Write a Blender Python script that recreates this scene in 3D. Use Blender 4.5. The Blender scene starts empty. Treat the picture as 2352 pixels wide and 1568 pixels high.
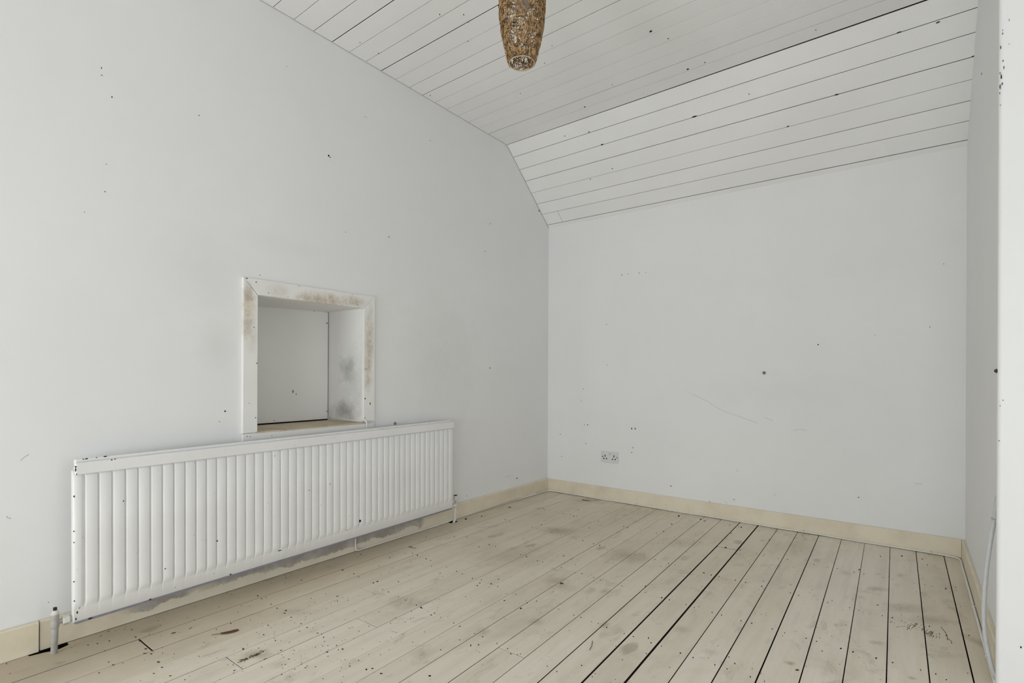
import bpy, bmesh, math, random
from mathutils import Vector, Matrix

SCN = bpy.context.scene
COL = SCN.collection
R = math.radians

# ---------------------------------------------------------------- camera, world, lights, exposure
cam = bpy.data.objects.new('camera', bpy.data.cameras.new('camera'))
COL.objects.link(cam)
cam.matrix_world = Matrix.Translation((2.4989, -3.8081, 1.0)) @ Matrix.Rotation(R(37.2146), 4, 'Z') @ Matrix.Rotation(R(90), 4, 'X') @ Matrix.Rotation(R(0.275), 4, 'Z')
cam.data.sensor_width = 36.0
cam.data.lens = 36.0 * 1202.0 / 2352.0
cam.data.shift_y = 76.6 / 2352.0
cam.data.clip_start = 0.02
SCN.camera = cam

world = bpy.data.worlds.new('overcast_sky')
SCN.world = world
world.use_nodes = True
world.node_tree.nodes['Background'].inputs[0].default_value = (0.86, 0.93, 1.0, 1)
world.node_tree.nodes['Background'].inputs[1].default_value = 1.0


def window_light(name, loc, rot, sx, sy, power, color):
    d = bpy.data.lights.new(name, 'AREA')
    d.shape = 'RECTANGLE'
    d.size, d.size_y = sx, sy
    d.energy = power
    d.color = color
    o = bpy.data.objects.new(name, d)
    COL.objects.link(o)
    o.location = loc
    o.rotation_euler = rot
    return o


# daylight entering by two low windows behind the photographer and an added side fill
window_light('daylight_window_a', (0.90, -6.29, 0.80), (R(90), 0, 0), 1.2, 1.0, 38, (0.950, 0.985, 1.0))
window_light('daylight_window_b', (2.75, -6.29, 0.65), (R(90), 0, 0), 1.0, 0.8, 26, (0.950, 0.985, 1.0))
window_light('added_side_fill', (3.69, -2.95, 0.85), (R(90), 0, R(90)), 0.9, 0.9, 5.5, (0.950, 0.985, 1.0))  # added fill for the left wall and radiator, no known window there

vs = SCN.view_settings
vs.view_transform = 'Standard'
vs.look = 'None'
vs.gamma = 1.0
vs.use_curve_mapping = False
vs.exposure = 0.05
try:
    SCN.cycles.max_bounces = 12
    SCN.cycles.diffuse_bounces = 8
except Exception:
    pass

# ---------------------------------------------------------------- measured places (metres)
FLOOR_GRIT = [[0.2963,-3.208,0.0015,0.0011,0.0033,-0.0009],[0.3304,-3.2032,0.0049,0.0038,0.0041,-0.0011],[0.1683,-3.0885,0.0038,0.0029,0.004,-0.0012],[0.2585,-2.9376,0.002,0.0015,0.0045,-0.0017],[0.2561,-2.9301,0.0017,0.0013,0.0039,-0.0015],[0.1927,-2.8953,0.002,0.0016,0.0048,-0.0019],[0.1327,-2.9946,0.0014,0.0011,0.0034,-0.0012],[0.0878,-3.0773,0.002,0.0015,0.0048,-0.0014],[0.0983,-3.2162,0.0021,0.0016,0.0051,-0.0013],[0.0328,-3.4241,0.0025,0.0019,0.0062,-0.001],[0.3303,-3.1106,0.0057,0.0044,0.0042,-0.0014],[0.3517,-3.098,0.0045,0.0035,0.0035,-0.0011],[0.3767,-3.0709,0.0015,0.0012,0.0033,-0.0011],[0.4155,-3.0486,0.0015,0.0012,0.0032,-0.0012],[0.4795,-3.1078,0.0046,0.0036,0.0038,-0.0013],[0.4312,-3.1022,0.005,0.0038,0.0039,-0.0013],[0.4991,-3.1385,0.0036,0.0028,0.0024,-0.0008],[0.5568,-3.1106,0.0041,0.0032,0.0035,-0.0013],[0.297,-3.0972,0.0052,0.004,0.0029,-0.0009],[0.2158,-3.0886,0.0053,0.0041,0.0031,-0.001],[0.125,-3.1589,0.0027,0.0021,0.0032,-0.0009],[0.1139,-3.1918,0.0032,0.0025,0.0028,-0.0007],[0.0725,-3.259,0.001,0.0008,0.0026,-0.0006],[0.3396,-2.8177,0.0023,0.0018,0.005,-0.0023],[0.3905,-2.8783,0.0014,0.0011,0.003,-0.0013],[0.1467,-2.778,0.0015,0.0012,0.0037,-0.0016],[0.2105,-2.6267,0.0035,0.0027,0.0042,-0.0021],[0.2144,-2.6081,0.0019,0.0015,0.0045,-0.0023],[0.1669,-2.6218,0.0042,0.0033,0.0043,-0.0022],[0.296,-2.6282,0.0037,0.0029,0.0039,-0.0021],[0.3541,-2.6336,0.0043,0.0033,0.0042,-0.0023],[0.4044,-2.6218,0.0048,0.0038,0.004,-0.0023],[0.4239,-2.6388,0.0042,0.0033,0.0032,-0.0018],[0.4804,-2.6418,0.0035,0.0027,0.0034,-0.002],[0.4727,-2.7347,0.0034,0.0026,0.0033,-0.0017],[0.5647,-2.648,0.0037,0.0029,0.0035,-0.0021],[0.6109,-2.6504,0.004,0.0031,0.0027,-0.0017],[0.684,-2.6517,0.0036,0.0028,0.0026,-0.0016],[0.7308,-2.6553,0.0022,0.0017,0.0039,-0.0025],[0.5327,-2.7842,0.0033,0.0026,0.0034,-0.0018],[0.6094,-2.7795,0.0022,0.0017,0.0041,-0.0022],[0.5751,-2.8819,0.0042,0.0032,0.0083,-0.004],[0.704,-2.8633,0.0023,0.0018,0.0029,-0.0015],[0.6934,-2.8039,0.0034,0.0026,0.0027,-0.0015],[0.6048,-2.8685,0.001,0.0008,0.002,-0.001],[0.512,-2.7931,0.0011,0.0009,0.0022,-0.0011],[0.1549,-2.402,0.0028,0.0022,0.0066,-0.004],[0.067,-2.4301,0.0018,0.0014,0.0043,-0.0025],[0.1251,-2.4675,0.0015,0.0012,0.0037,-0.0021],[0.2701,-2.4902,0.0016,0.0013,0.0037,-0.0022],[0.3871,-2.422,0.0016,0.0013,0.0035,-0.0023],[0.3789,-2.4898,0.0016,0.0012,0.0034,-0.0021],[0.4524,-2.4048,0.0058,0.0045,0.0042,-0.0029],[0.4976,-2.4356,0.0019,0.0015,0.0039,-0.0026],[0.5269,-2.4011,0.0022,0.0017,0.0032,-0.0023],[0.0807,-2.0031,0.0032,0.0025,0.0078,-0.0058],[0.2981,-2.0493,0.0022,0.0017,0.005,-0.004],[0.2474,-1.937,0.0019,0.0015,0.0134,-0.0111],[0.2603,-1.8383,0.002,0.0016,0.0046,-0.004],[0.29,-1.8113,0.0028,0.0022,0.0063,-0.0057],[0.3363,-1.8163,0.0036,0.0028,0.0065,-0.006],[0.3764,-2.029,0.0015,0.0012,0.0032,-0.0027],[0.5398,-2.1264,0.0028,0.0022,0.0055,-0.0047],[0.5511,-2.2303,0.002,0.0016,0.004,-0.0032],[0.5963,-2.2339,0.0033,0.0026,0.004,-0.0033],[0.6747,-2.2417,0.0026,0.002,0.0034,-0.0029],[0.7252,-2.2445,0.0029,0.0022,0.0032,-0.0028],[0.8011,-2.2494,0.0028,0.0022,0.0037,-0.0034],[0.8338,-2.2522,0.0046,0.0036,0.0046,-0.0042],[0.8416,-2.4255,0.0013,0.001,0.0048,-0.004],[0.8605,-2.6626,0.0034,0.0026,0.0038,-0.0026],[0.8532,-2.6747,0.0016,0.0012,0.0026,-0.0018],[0.8213,-2.6606,0.0029,0.0023,0.0028,-0.0019],[0.9765,-2.7144,0.0025,0.0019,0.0038,-0.0027],[0.971,-2.6731,0.0015,0.0012,0.0023,-0.0017],[1.0373,-2.6919,0.0034,0.0026,0.0041,-0.0031],[1.0493,-2.6756,0.0037,0.0028,0.0027,-0.0021],[1.0978,-2.6779,0.0036,0.0028,0.003,-0.0024],[1.0127,-2.765,0.0012,0.0009,0.0018,-0.0013],[0.7487,-2.7885,0.001,0.0008,0.0018,-0.0011],[0.9986,-2.5621,0.001,0.0008,0.0016,-0.0013],[0.8338,-2.7078,0.0031,0.0024,0.006,-0.0039],[0.432,-2.5052,0.0013,0.001,0.0026,-0.0017],[0.5433,-2.6193,0.0013,0.001,0.0026,-0.0016],[0.513,-2.5749,0.0013,0.001,0.0027,-0.0017],[0.4387,-2.5389,0.0012,0.001,0.0026,-0.0016],[0.2598,-2.7524,0.0015,0.0012,0.0034,-0.0016],[0.2415,-2.6943,0.0012,0.001,0.0028,-0.0014],[0.2114,-2.7155,0.0022,0.0017,0.0031,-0.0015],[0.0573,-2.6848,0.0013,0.001,0.0032,-0.0015],[0.3402,-2.2069,0.0025,0.0019,0.0044,-0.0032],[0.4564,-2.2095,0.0031,0.0024,0.0064,-0.005],[0.4585,-2.1868,0.0052,0.004,0.0045,-0.0035],[0.2009,-2.201,0.0055,0.0043,0.0096,-0.0067],[0.2859,-2.1967,0.0043,0.0034,0.004,-0.0029],[0.5114,-1.5003,0.0029,0.0023,0.0042,-0.0049],[0.5311,-1.4289,0.0025,0.002,0.0051,-0.0061],[0.5813,-1.4353,0.0029,0.0023,0.0031,-0.0038],[0.7465,-1.2895,0.0021,0.0016,0.0037,-0.0054],[0.7806,-1.456,0.0024,0.0019,0.0042,-0.0057],[0.8241,-1.4645,0.0036,0.0028,0.0029,-0.0041],[0.9052,-1.4765,0.0027,0.0021,0.0044,-0.0064],[0.9407,-1.4749,0.0023,0.0018,0.0036,-0.0054],[0.8999,-1.5033,0.0015,0.0012,0.0025,-0.0036],[0.4565,-1.8322,0.0023,0.0018,0.0048,-0.0046],[0.5155,-1.8846,0.0022,0.0018,0.0045,-0.0044],[0.4138,-1.825,0.0047,0.0036,0.0041,-0.0039],[0.4637,-1.8984,0.0015,0.0012,0.0031,-0.0029],[0.5875,-1.8448,0.0022,0.0017,0.0043,-0.0044],[0.7142,-1.8629,0.0025,0.002,0.0046,-0.005],[0.622,-1.9271,0.0036,0.0028,0.0034,-0.0034],[0.6692,-1.8562,0.0036,0.0028,0.0034,-0.0036],[0.8701,-1.9287,0.0024,0.0019,0.0039,-0.0045],[0.8409,-1.8634,0.0025,0.0019,0.0041,-0.0048],[0.859,-1.896,0.0024,0.0019,0.004,-0.0047],[0.9091,-1.8709,0.0045,0.0035,0.0031,-0.0038],[0.9535,-1.8773,0.0031,0.0024,0.0023,-0.0029],[0.9239,-1.9043,0.0015,0.0012,0.0024,-0.0029],[0.794,-1.8753,0.0035,0.0027,0.0031,-0.0034],[0.9017,-1.8059,0.0046,0.0036,0.0028,-0.0036],[1.177,-1.9968,0.0046,0.0036,0.0041,-0.0056],[1.0742,-1.9793,0.0061,0.0047,0.0034,-0.0044],[1.0736,-1.8944,0.0033,0.0025,0.0024,-0.0032],[1.1893,-1.8957,0.0022,0.0017,0.003,-0.0043],[1.1673,-1.9362,0.0022,0.0017,0.003,-0.0042],[0.9947,-2.0517,0.0016,0.0012,0.0024,-0.0028],[0.7907,-2.0439,0.0013,0.001,0.0023,-0.0024],[0.9174,-2.2557,0.003,0.0023,0.0027,-0.0027],[0.9184,-2.275,0.003,0.0023,0.0027,-0.0026],[0.8433,-2.2559,0.0028,0.0021,0.0026,-0.0024],[1.0413,-2.2687,0.002,0.0016,0.003,-0.0031],[1.0805,-2.275,0.0034,0.0027,0.0026,-0.0028],[0.9661,-2.267,0.0018,0.0014,0.0028,-0.0028],[1.1644,-2.283,0.0025,0.0019,0.0019,-0.0021],[1.1617,-2.23,0.0011,0.0009,0.0015,-0.0018],[1.1529,-2.3544,0.003,0.0023,0.0023,-0.0025],[1.2115,-2.3569,0.0016,0.0012,0.0056,-0.0063],[1.2319,-2.3369,0.0021,0.0017,0.0026,-0.003],[1.2803,-2.2878,0.0013,0.001,0.0037,-0.0046],[1.2054,-2.2824,0.0025,0.0019,0.0018,-0.0021],[1.1474,-2.4485,0.0031,0.0024,0.0022,-0.0022],[1.3285,-2.4293,0.0012,0.001,0.0015,-0.0017],[1.2347,-2.5868,0.0043,0.0033,0.0034,-0.0033],[1.3097,-1.9048,0.0025,0.0019,0.0021,-0.0033],[1.2354,-1.9647,0.0012,0.001,0.0016,-0.0023],[1.2635,-1.9764,0.0012,0.0009,0.0015,-0.0022],[1.3621,-2.0933,0.0014,0.0011,0.0016,-0.0024],[1.4426,-2.0383,0.0013,0.001,0.0014,-0.0023],[1.4229,-1.9125,0.0027,0.0021,0.0018,-0.0032],[1.4756,-1.92,0.0013,0.001,0.0026,-0.0049],[1.5032,-1.9153,0.0023,0.0018,0.0015,-0.0028],[1.5457,-1.9238,0.0029,0.0022,0.0024,-0.0047],[1.3896,-1.9134,0.0024,0.0019,0.0027,-0.0046],[1.3355,-2.0187,0.0013,0.001,0.0016,-0.0024],[1.3708,-2.0248,0.0012,0.0009,0.0013,-0.0021],[1.3884,-2.1564,0.0014,0.0011,0.0015,-0.0023],[1.3531,-2.201,0.0011,0.0008,0.0013,-0.0018],[1.512,-2.3003,0.002,0.0015,0.002,-0.003],[1.5552,-2.3074,0.0019,0.0015,0.0026,-0.0041],[1.6032,-2.2241,0.002,0.0015,0.0014,-0.0025],[1.6648,-2.2611,0.0014,0.0011,0.002,-0.0037],[1.6637,-2.2399,0.0015,0.0011,0.0006,-0.0012],[1.6229,-1.9278,0.0028,0.0022,0.0015,-0.0033],[1.6989,-2.1034,0.0014,0.0011,0.0011,-0.0024],[1.7322,-2.2287,0.0011,0.0008,0.0008,-0.0017],[1.4157,-1.5107,0.0024,0.0019,0.0026,-0.0055],[1.2587,-1.4985,0.002,0.0015,0.0025,-0.0046],[1.3006,-1.5067,0.0032,0.0025,0.0021,-0.0041],[1.3661,-1.5012,0.0014,0.0011,0.0016,-0.0032],[1.3264,-1.4995,0.0014,0.0011,0.0017,-0.0033],[1.1875,-1.4908,0.0029,0.0023,0.0024,-0.0042],[1.0978,-1.4034,0.0017,0.0013,0.0024,-0.0041],[1.0589,-1.4786,0.0022,0.0018,0.0033,-0.0053],[1.0517,-1.0422,0.003,0.0023,0.0043,-0.0083],[1.0077,-1.0387,0.0021,0.0017,0.0032,-0.006],[0.9288,-1.0245,0.0022,0.0017,0.0035,-0.0061],[0.9801,-1.3279,0.006,0.0047,0.0031,-0.005],[1.335,-2.2938,0.0021,0.0016,0.0025,-0.0032],[1.365,-2.3139,0.0026,0.002,0.0022,-0.0029],[1.386,-2.3039,0.0018,0.0014,0.002,-0.0027],[1.3932,-2.2944,0.0018,0.0014,0.002,-0.0028],[1.2843,-1.0678,0.0024,0.0019,0.003,-0.0067],[1.333,-1.054,0.002,0.0016,0.0024,-0.0055],[1.3995,-1.0692,0.0022,0.0017,0.0024,-0.0059],[1.4653,-1.15,0.0023,0.0018,0.0024,-0.0061],[1.4808,-1.0807,0.0023,0.0018,0.0024,-0.0063],[1.5163,-1.0835,0.0021,0.0016,0.0021,-0.0057],[1.5983,-1.0919,0.0026,0.002,0.0015,-0.0045],[1.4968,-0.8446,0.0027,0.0021,0.0027,-0.0079],[1.501,-0.6179,0.0026,0.002,0.0026,-0.0083],[1.4614,-0.6183,0.0017,0.0014,0.0018,-0.0056],[1.6719,-1.1009,0.0044,0.0034,0.0023,-0.0075],[1.7096,-1.1067,0.0029,0.0023,0.0018,-0.0062],[1.7474,-1.1029,0.0022,0.0017,0.0016,-0.0059],[1.7865,-1.1239,0.0016,0.0012,0.0012,-0.0043],[1.8235,-1.1023,0.0021,0.0017,0.0024,-0.0096],[1.87,-1.0989,0.0032,0.0025,0.0013,-0.0054],[1.9347,-1.03,0.0023,0.0018,0.0013,-0.0064],[1.9429,-1.1031,0.0038,0.0029,0.0015,-0.007],[1.929,-0.6358,0.0018,0.0014,0.001,-0.0057],[1.9725,-0.6198,0.002,0.0015,0.0011,-0.0063],[1.8539,-0.6395,0.002,0.0016,0.0013,-0.0064],[1.8559,-0.6154,0.0016,0.0013,0.0011,-0.0052],[2.0983,-0.6191,0.0027,0.0021,0.0008,-0.0062],[2.1616,-0.6183,0.0017,0.0013,0.0006,-0.0055],[2.2039,-0.6131,0.0021,0.0016,0.0006,-0.0066],[2.0487,-0.9975,0.0016,0.0012,0.0007,-0.0044],[2.0645,-1.1048,0.0017,0.0013,0.0013,-0.0079],[2.0998,-1.1115,0.0023,0.0018,0.0009,-0.0063],[2.1398,-1.0074,0.002,0.0016,0.0007,-0.0057],[2.1345,-1.0439,0.0015,0.0012,0.0006,-0.0042],[2.1753,-1.114,0.0018,0.0014,0.0006,-0.0048],[2.2149,-1.1165,0.0022,0.0017,0.0006,-0.0061],[2.2281,-1.0826,0.0016,0.0013,0.0004,-0.0044],[2.2666,-1.3331,0.0013,0.001,0.0003,-0.0033],[1.6504,-1.5207,0.0023,0.0018,0.0019,-0.0052],[1.6148,-1.5206,0.0036,0.0028,0.0025,-0.0065],[1.5341,-1.5135,0.003,0.0023,0.0029,-0.0069],[1.5052,-1.4452,0.0034,0.0027,0.003,-0.0071],[1.7242,-1.5221,0.0019,0.0015,0.0015,-0.0044],[1.7627,-1.5308,0.0022,0.0017,0.0016,-0.005],[1.7751,-1.5099,0.0019,0.0015,0.0007,-0.0023],[1.8384,-1.5323,0.0021,0.0017,0.0014,-0.0049],[1.8777,-1.5336,0.0021,0.0016,0.0013,-0.0048],[1.9543,-1.5358,0.0021,0.0016,0.0018,-0.0076],[1.9943,-1.5316,0.0029,0.0023,0.0009,-0.0042],[2.0038,-1.5202,0.0009,0.0007,0.0004,-0.002],[2.0711,-1.5344,0.0026,0.002,0.0007,-0.0037],[2.116,-1.5394,0.0017,0.0013,0.0011,-0.0064],[2.1132,-1.5712,0.0019,0.0015,0.0008,-0.0044],[2.1889,-1.5363,0.0025,0.0019,0.0008,-0.0055],[2.2235,-1.5372,0.003,0.0023,0.0007,-0.0054],[2.2297,-1.5013,0.0012,0.001,0.0003,-0.0029],[2.2493,-1.6037,0.0018,0.0014,0.0005,-0.0041],[1.6599,-1.9268,0.0022,0.0017,0.0016,-0.0036],[1.7108,-1.9023,0.0017,0.0013,0.003,-0.0072],[1.7327,-1.9308,0.0019,0.0015,0.0015,-0.0036],[1.773,-1.9304,0.0013,0.001,0.002,-0.005],[1.7487,-2.0131,0.0018,0.0014,0.0014,-0.0033],[1.8449,-1.9348,0.0029,0.0022,0.0015,-0.0043],[1.8914,-1.9373,0.0023,0.0018,0.0014,-0.0043],[1.9385,-1.7982,0.0012,0.0009,0.0007,-0.0024],[1.9911,-1.8549,0.0018,0.0014,0.0009,-0.0035],[1.9663,-1.9383,0.002,0.0015,0.0017,-0.0059],[2.0071,-1.9387,0.0017,0.0013,0.0014,-0.0052],[2.0191,-1.8867,0.0018,0.0014,0.0015,-0.0061],[2.0816,-1.941,0.0024,0.0019,0.0011,-0.0051],[2.1246,-1.9405,0.0017,0.0013,0.0013,-0.0066],[2.1985,-1.7991,0.0074,0.0057,0.0008,-0.005],[2.219,-1.7559,0.0012,0.001,0.0004,-0.0026],[2.1047,-1.8977,0.0012,0.0009,0.0013,-0.0064],[1.6507,-0.6249,0.0055,0.0043,0.0036,-0.0134],[1.7282,-0.6186,0.0025,0.0019,0.0019,-0.008],[1.815,-0.6227,0.002,0.0016,0.0014,-0.0065],[2.3186,-0.6168,0.0024,0.0019,0.0004,-0.0076],[2.3983,-0.6135,0.0022,0.0017,0.0002,-0.0069],[2.2957,-0.5592,0.0049,0.0038,0.0007,-0.0107],[2.2769,-0.6182,0.003,0.0023,0.0004,-0.0052],[2.3752,-0.2469,0.002,0.0016,0.0008,-0.0215],[2.435,-0.6115,0.0018,0.0014,0.0001,-0.0057],[2.5206,-0.6106,0.0016,0.0012,-0.0,-0.0051],[2.5616,-0.601,0.0017,0.0014,-0.0001,-0.0056],[2.529,-0.7281,0.0015,0.0012,-0.0,-0.0047],[2.6393,-0.5989,0.0026,0.002,-0.0005,-0.0124],[2.6778,-0.5488,0.0019,0.0015,-0.0003,-0.0062],[2.6798,-0.5898,0.002,0.0016,-0.0004,-0.0066],[2.2965,-1.1185,0.0022,0.0017,0.0005,-0.0059],[2.3201,-1.1113,0.0009,0.0007,0.0002,-0.0025],[2.3297,-1.1237,0.0017,0.0013,0.0003,-0.0046],[2.412,-1.1264,0.002,0.0015,0.0003,-0.0081],[2.4458,-1.1209,0.0027,0.0021,0.0002,-0.0101],[2.3919,-1.0138,0.0057,0.0044,0.0002,-0.0044],[2.5264,-1.1297,0.0018,0.0014,-0.0001,-0.0088],[2.5663,-1.123,0.0026,0.002,-0.0001,-0.0059],[2.4762,-1.066,0.0014,0.0011,0.0,-0.0038],[2.3021,-1.5412,0.004,0.0031,0.0006,-0.0068],[2.3396,-1.5426,0.0029,0.0022,0.0005,-0.0075],[2.3532,-1.4837,0.0011,0.0008,0.0002,-0.0025],[2.3597,-1.5751,0.0013,0.001,0.0002,-0.0029],[2.4089,-1.543,0.0036,0.0028,0.0003,-0.0066],[2.4555,-1.542,0.003,0.0024,0.0001,-0.005],[2.4417,-1.5585,0.0011,0.0009,0.0001,-0.0026],[2.5333,-1.541,0.0015,0.0011,-0.0001,-0.0077],[2.5732,-1.539,0.0018,0.0014,-0.0002,-0.0062],[2.6166,-1.1768,0.0039,0.003,-0.0002,-0.0046],[2.6862,-1.1228,0.002,0.0015,-0.0006,-0.0085],[2.6842,-1.1787,0.0011,0.0009,-0.0002,-0.0029],[2.6596,-1.4675,0.0015,0.0011,-0.0002,-0.0034],[2.6,-1.5597,0.0029,0.0022,-0.0001,-0.003],[2.5783,-0.2513,0.0039,0.003,-0.0001,-0.006],[2.5588,-0.1546,0.004,0.0031,-0.0001,-0.0073],[0.0944,-0.9881,0.0061,0.0048,0.0093,-0.0108],[0.2803,-0.9544,0.004,0.0031,0.0063,-0.008],[0.3306,-0.9663,0.0024,0.0019,0.0061,-0.0079],[0.2678,-1.4499,0.0026,0.0021,0.0056,-0.0059],[0.3332,-1.4079,0.0026,0.0021,0.0061,-0.0067],[0.5331,-1.4313,0.0027,0.0021,0.0053,-0.0063],[0.0967,-0.6685,0.0108,0.0085,0.0066,-0.0086],[0.0533,-1.1098,0.0064,0.0051,0.0138,-0.0152],[0.5705,-0.9907,0.0023,0.0018,0.0046,-0.0067],[0.5446,-0.9003,0.0038,0.003,0.0059,-0.0088],[0.6976,-1.0109,0.0032,0.0025,0.0062,-0.0096],[0.6039,-0.5806,0.0041,0.0032,0.0073,-0.0125],[0.6256,-0.5757,0.0025,0.002,0.0048,-0.0083],[0.5688,-0.5682,0.0026,0.002,0.0057,-0.0095],[0.5117,-0.5694,0.0026,0.002,0.0052,-0.0085],[0.3224,-0.5452,0.0032,0.0025,0.0059,-0.0089],[0.3466,-0.5631,0.0024,0.0019,0.0058,-0.0087],[0.3871,-0.5511,0.0024,0.0019,0.0057,-0.0087],[0.5472,-0.4181,0.0032,0.0025,0.0053,-0.0091],[0.9279,-1.0251,0.003,0.0024,0.0043,-0.0076],[0.8311,-0.7679,0.0028,0.0022,0.0045,-0.0081],[0.8819,-1.0254,0.002,0.0015,0.0036,-0.0062],[0.7673,-1.0162,0.002,0.0016,0.0039,-0.0063],[0.8021,-0.5868,0.003,0.0023,0.0048,-0.009],[0.9967,-0.5985,0.0033,0.0026,0.0045,-0.0096],[1.0287,-0.6048,0.0033,0.0026,0.0044,-0.0096],[1.0076,-1.0386,0.0026,0.002,0.0036,-0.0067],[0.1378,-1.5656,0.0031,0.0024,0.0059,-0.0056],[0.5023,-0.0732,0.0029,0.0023,0.0058,-0.0108],[0.5129,-0.4914,0.0021,0.0017,0.004,-0.0066],[0.4395,-0.5623,0.0021,0.0017,0.0041,-0.0065],[0.526,-0.9841,0.0024,0.0019,0.0047,-0.0067],[1.2886,-0.8249,0.0019,0.0015,0.0024,-0.0058],[1.3078,-0.7885,0.0017,0.0013,0.0021,-0.0052],[1.3329,-0.7753,0.0017,0.0013,0.002,-0.0053],[1.4169,-0.718,0.0019,0.0015,0.0021,-0.006],[1.3409,-0.6107,0.0022,0.0018,0.0026,-0.0072],[1.2248,-0.6093,0.0023,0.0018,0.0029,-0.0074],[1.5009,-0.6178,0.0028,0.0022,0.0028,-0.009],[1.4622,-0.6174,0.0022,0.0017,0.0023,-0.007],[1.4008,-1.0699,0.0022,0.0017,0.0024,-0.0059],[1.2849,-1.0691,0.0024,0.0019,0.003,-0.0066],[1.3324,-1.0525,0.002,0.0016,0.0024,-0.0055],[1.4803,-1.0793,0.0023,0.0018,0.0024,-0.0063],[1.5168,-1.0847,0.0023,0.0018,0.0023,-0.0063],[1.6095,-0.4551,0.0022,0.0017,0.002,-0.0075],[1.6018,-0.3183,0.0055,0.0043,0.0031,-0.0121],[1.7286,-0.6201,0.0025,0.0019,0.0019,-0.008],[1.7314,-0.1425,0.0023,0.0018,0.0018,-0.0086],[1.8215,-0.3069,0.0031,0.0024,0.0021,-0.0109],[1.5425,-0.1293,0.0044,0.0034,0.0026,-0.0101],[1.6,-0.1376,0.0033,0.0026,0.0024,-0.0099],[1.6174,-0.1344,0.0062,0.0049,0.0029,-0.0121],[1.3432,-0.106,0.006,0.0047,0.0037,-0.0117],[1.1931,-0.1133,0.0082,0.0065,0.0068,-0.0191],[1.2258,-0.3456,0.0058,0.0046,0.0035,-0.0095],[1.247,-0.5403,0.0046,0.0036,0.0037,-0.0095],[1.7904,-0.0633,0.0024,0.0018,0.0017,-0.0089],[1.9289,-0.6357,0.0018,0.0014,0.001,-0.0057],[1.9725,-0.6197,0.002,0.0015,0.0011,-0.0063],[1.0286,-0.605,0.0033,0.0026,0.004,-0.0086],[1.7286,-0.7054,0.002,0.0016,0.0016,-0.0063],[1.6507,-0.6248,0.0055,0.0043,0.0032,-0.0118],[1.8146,-0.621,0.002,0.0016,0.0014,-0.0065]]
FLOOR_STAINS = [[0.7115,-0.9476,0.6656,0.0952,0.0823,0.75],[1.2491,-1.1124,0.6634,0.0969,0.1141,0.55],[0.74,-1.5278,0.6633,0.1798,0.1689,0.3],[1.1304,-1.6556,0.6617,0.0508,0.0526,0.5],[2.4819,-0.9734,0.6603,0.0799,0.0498,0.5],[2.5727,-1.0506,0.6598,0.0686,0.0412,0.45],[2.382,-0.7996,0.6613,0.0414,0.0248,0.55],[2.4065,-1.4093,0.6589,0.0247,0.0158,0.5],[2.7162,-1.1775,0.6589,0.0198,0.0793,0.6],[1.7865,-1.7579,0.6594,0.031,0.0313,0.4],[1.9315,-1.8589,0.6586,0.0253,0.0206,0.3],[0.6496,-2.8693,0.6585,0.0402,0.0315,0.75],[0.729,-2.2638,0.6606,0.0649,0.056,0.35],[0.4491,-2.6041,0.6601,0.0692,0.0358,0.3],[1.1877,-1.6841,0.6614,0.0538,0.0552,0.4],[0.4381,-0.1057,0.6696,0.0911,0.0576,0.5],[1.4016,-0.6955,0.6645,0.1051,0.0797,0.25],[0.7726,-2.8559,0.6582,0.0299,0.0241,0.3],[1.7053,-2.0451,0.6585,0.0283,0.0404,0.15],[2.6037,-1.3685,0.6585,0.063,0.0173,0.25],[1.1807,-2.2495,0.6593,0.0237,0.0307,0.45],[1.2938,-2.0618,0.6597,0.0318,0.0295,0.5],[2.1719,-1.767,0.6582,0.0152,0.0137,0.8],[2.5097,-1.6185,0.6578,0.0116,0.0099,0.7],[1.5456,0.0157,0.6668,0.0486,0.0533,0.35],[1.1112,-2.5048,0.6585,0.0374,0.0402,0.3],[1.9498,-0.9897,0.6618,0.0863,0.0951,0.2],[0.1676,-3.3135,0.6582,0.0164,0.0135,0.7],[2.3589,-1.5206,0.6586,0.0144,0.0179,0.3]]
BUTTS = [["v",-3.086],["j",-0.628],["k",-1.522],["i",-1.104],["o",-1.494],["q",-1.873],["m",-2.304],["t",-2.284],["r",-2.479],["s",-2.944]]
LEFT_SPOTS = [[-3.1585,2.1815,0.0014,0.0051],[-3.157,2.1535,0.0034,0.0017],[-3.1247,2.0828,0.0021,0.0051],[-2.8086,2.1367,0.0022,0.0024],[-2.4037,2.5427,0.0023,0.0022],[-3.1456,1.7059,0.0021,0.0025],[-3.2087,1.6103,0.0016,0.0021],[-2.1616,2.1778,0.0066,0.007],[-2.1536,2.1711,0.004,0.0035],[-2.5335,1.4747,0.0032,0.0026],[-2.692,0.8272,0.0048,0.005],[-2.0527,1.7885,0.0028,0.0024],[-1.7505,1.8262,0.005,0.0033],[-0.7956,2.1269,0.0051,0.0032],[-0.8544,1.9107,0.005,0.0032],[-0.7926,1.0501,0.0089,0.0049],[-3.3082,0.1621,0.0012,0.0016],[-2.7165,0.781,0.0024,0.0025],[-3.1419,1.8139,0.0021,0.0017],[-0.1515,2.3871,0.0098,0.0073],[-1.4137,2.5262,0.0039,0.0028],[-0.4478,0.1733,0.0073,0.0087],[-1.0422,0.1384,0.0046,0.0031],[-3.4115,0.4909,0.0011,0.0015]]
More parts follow.
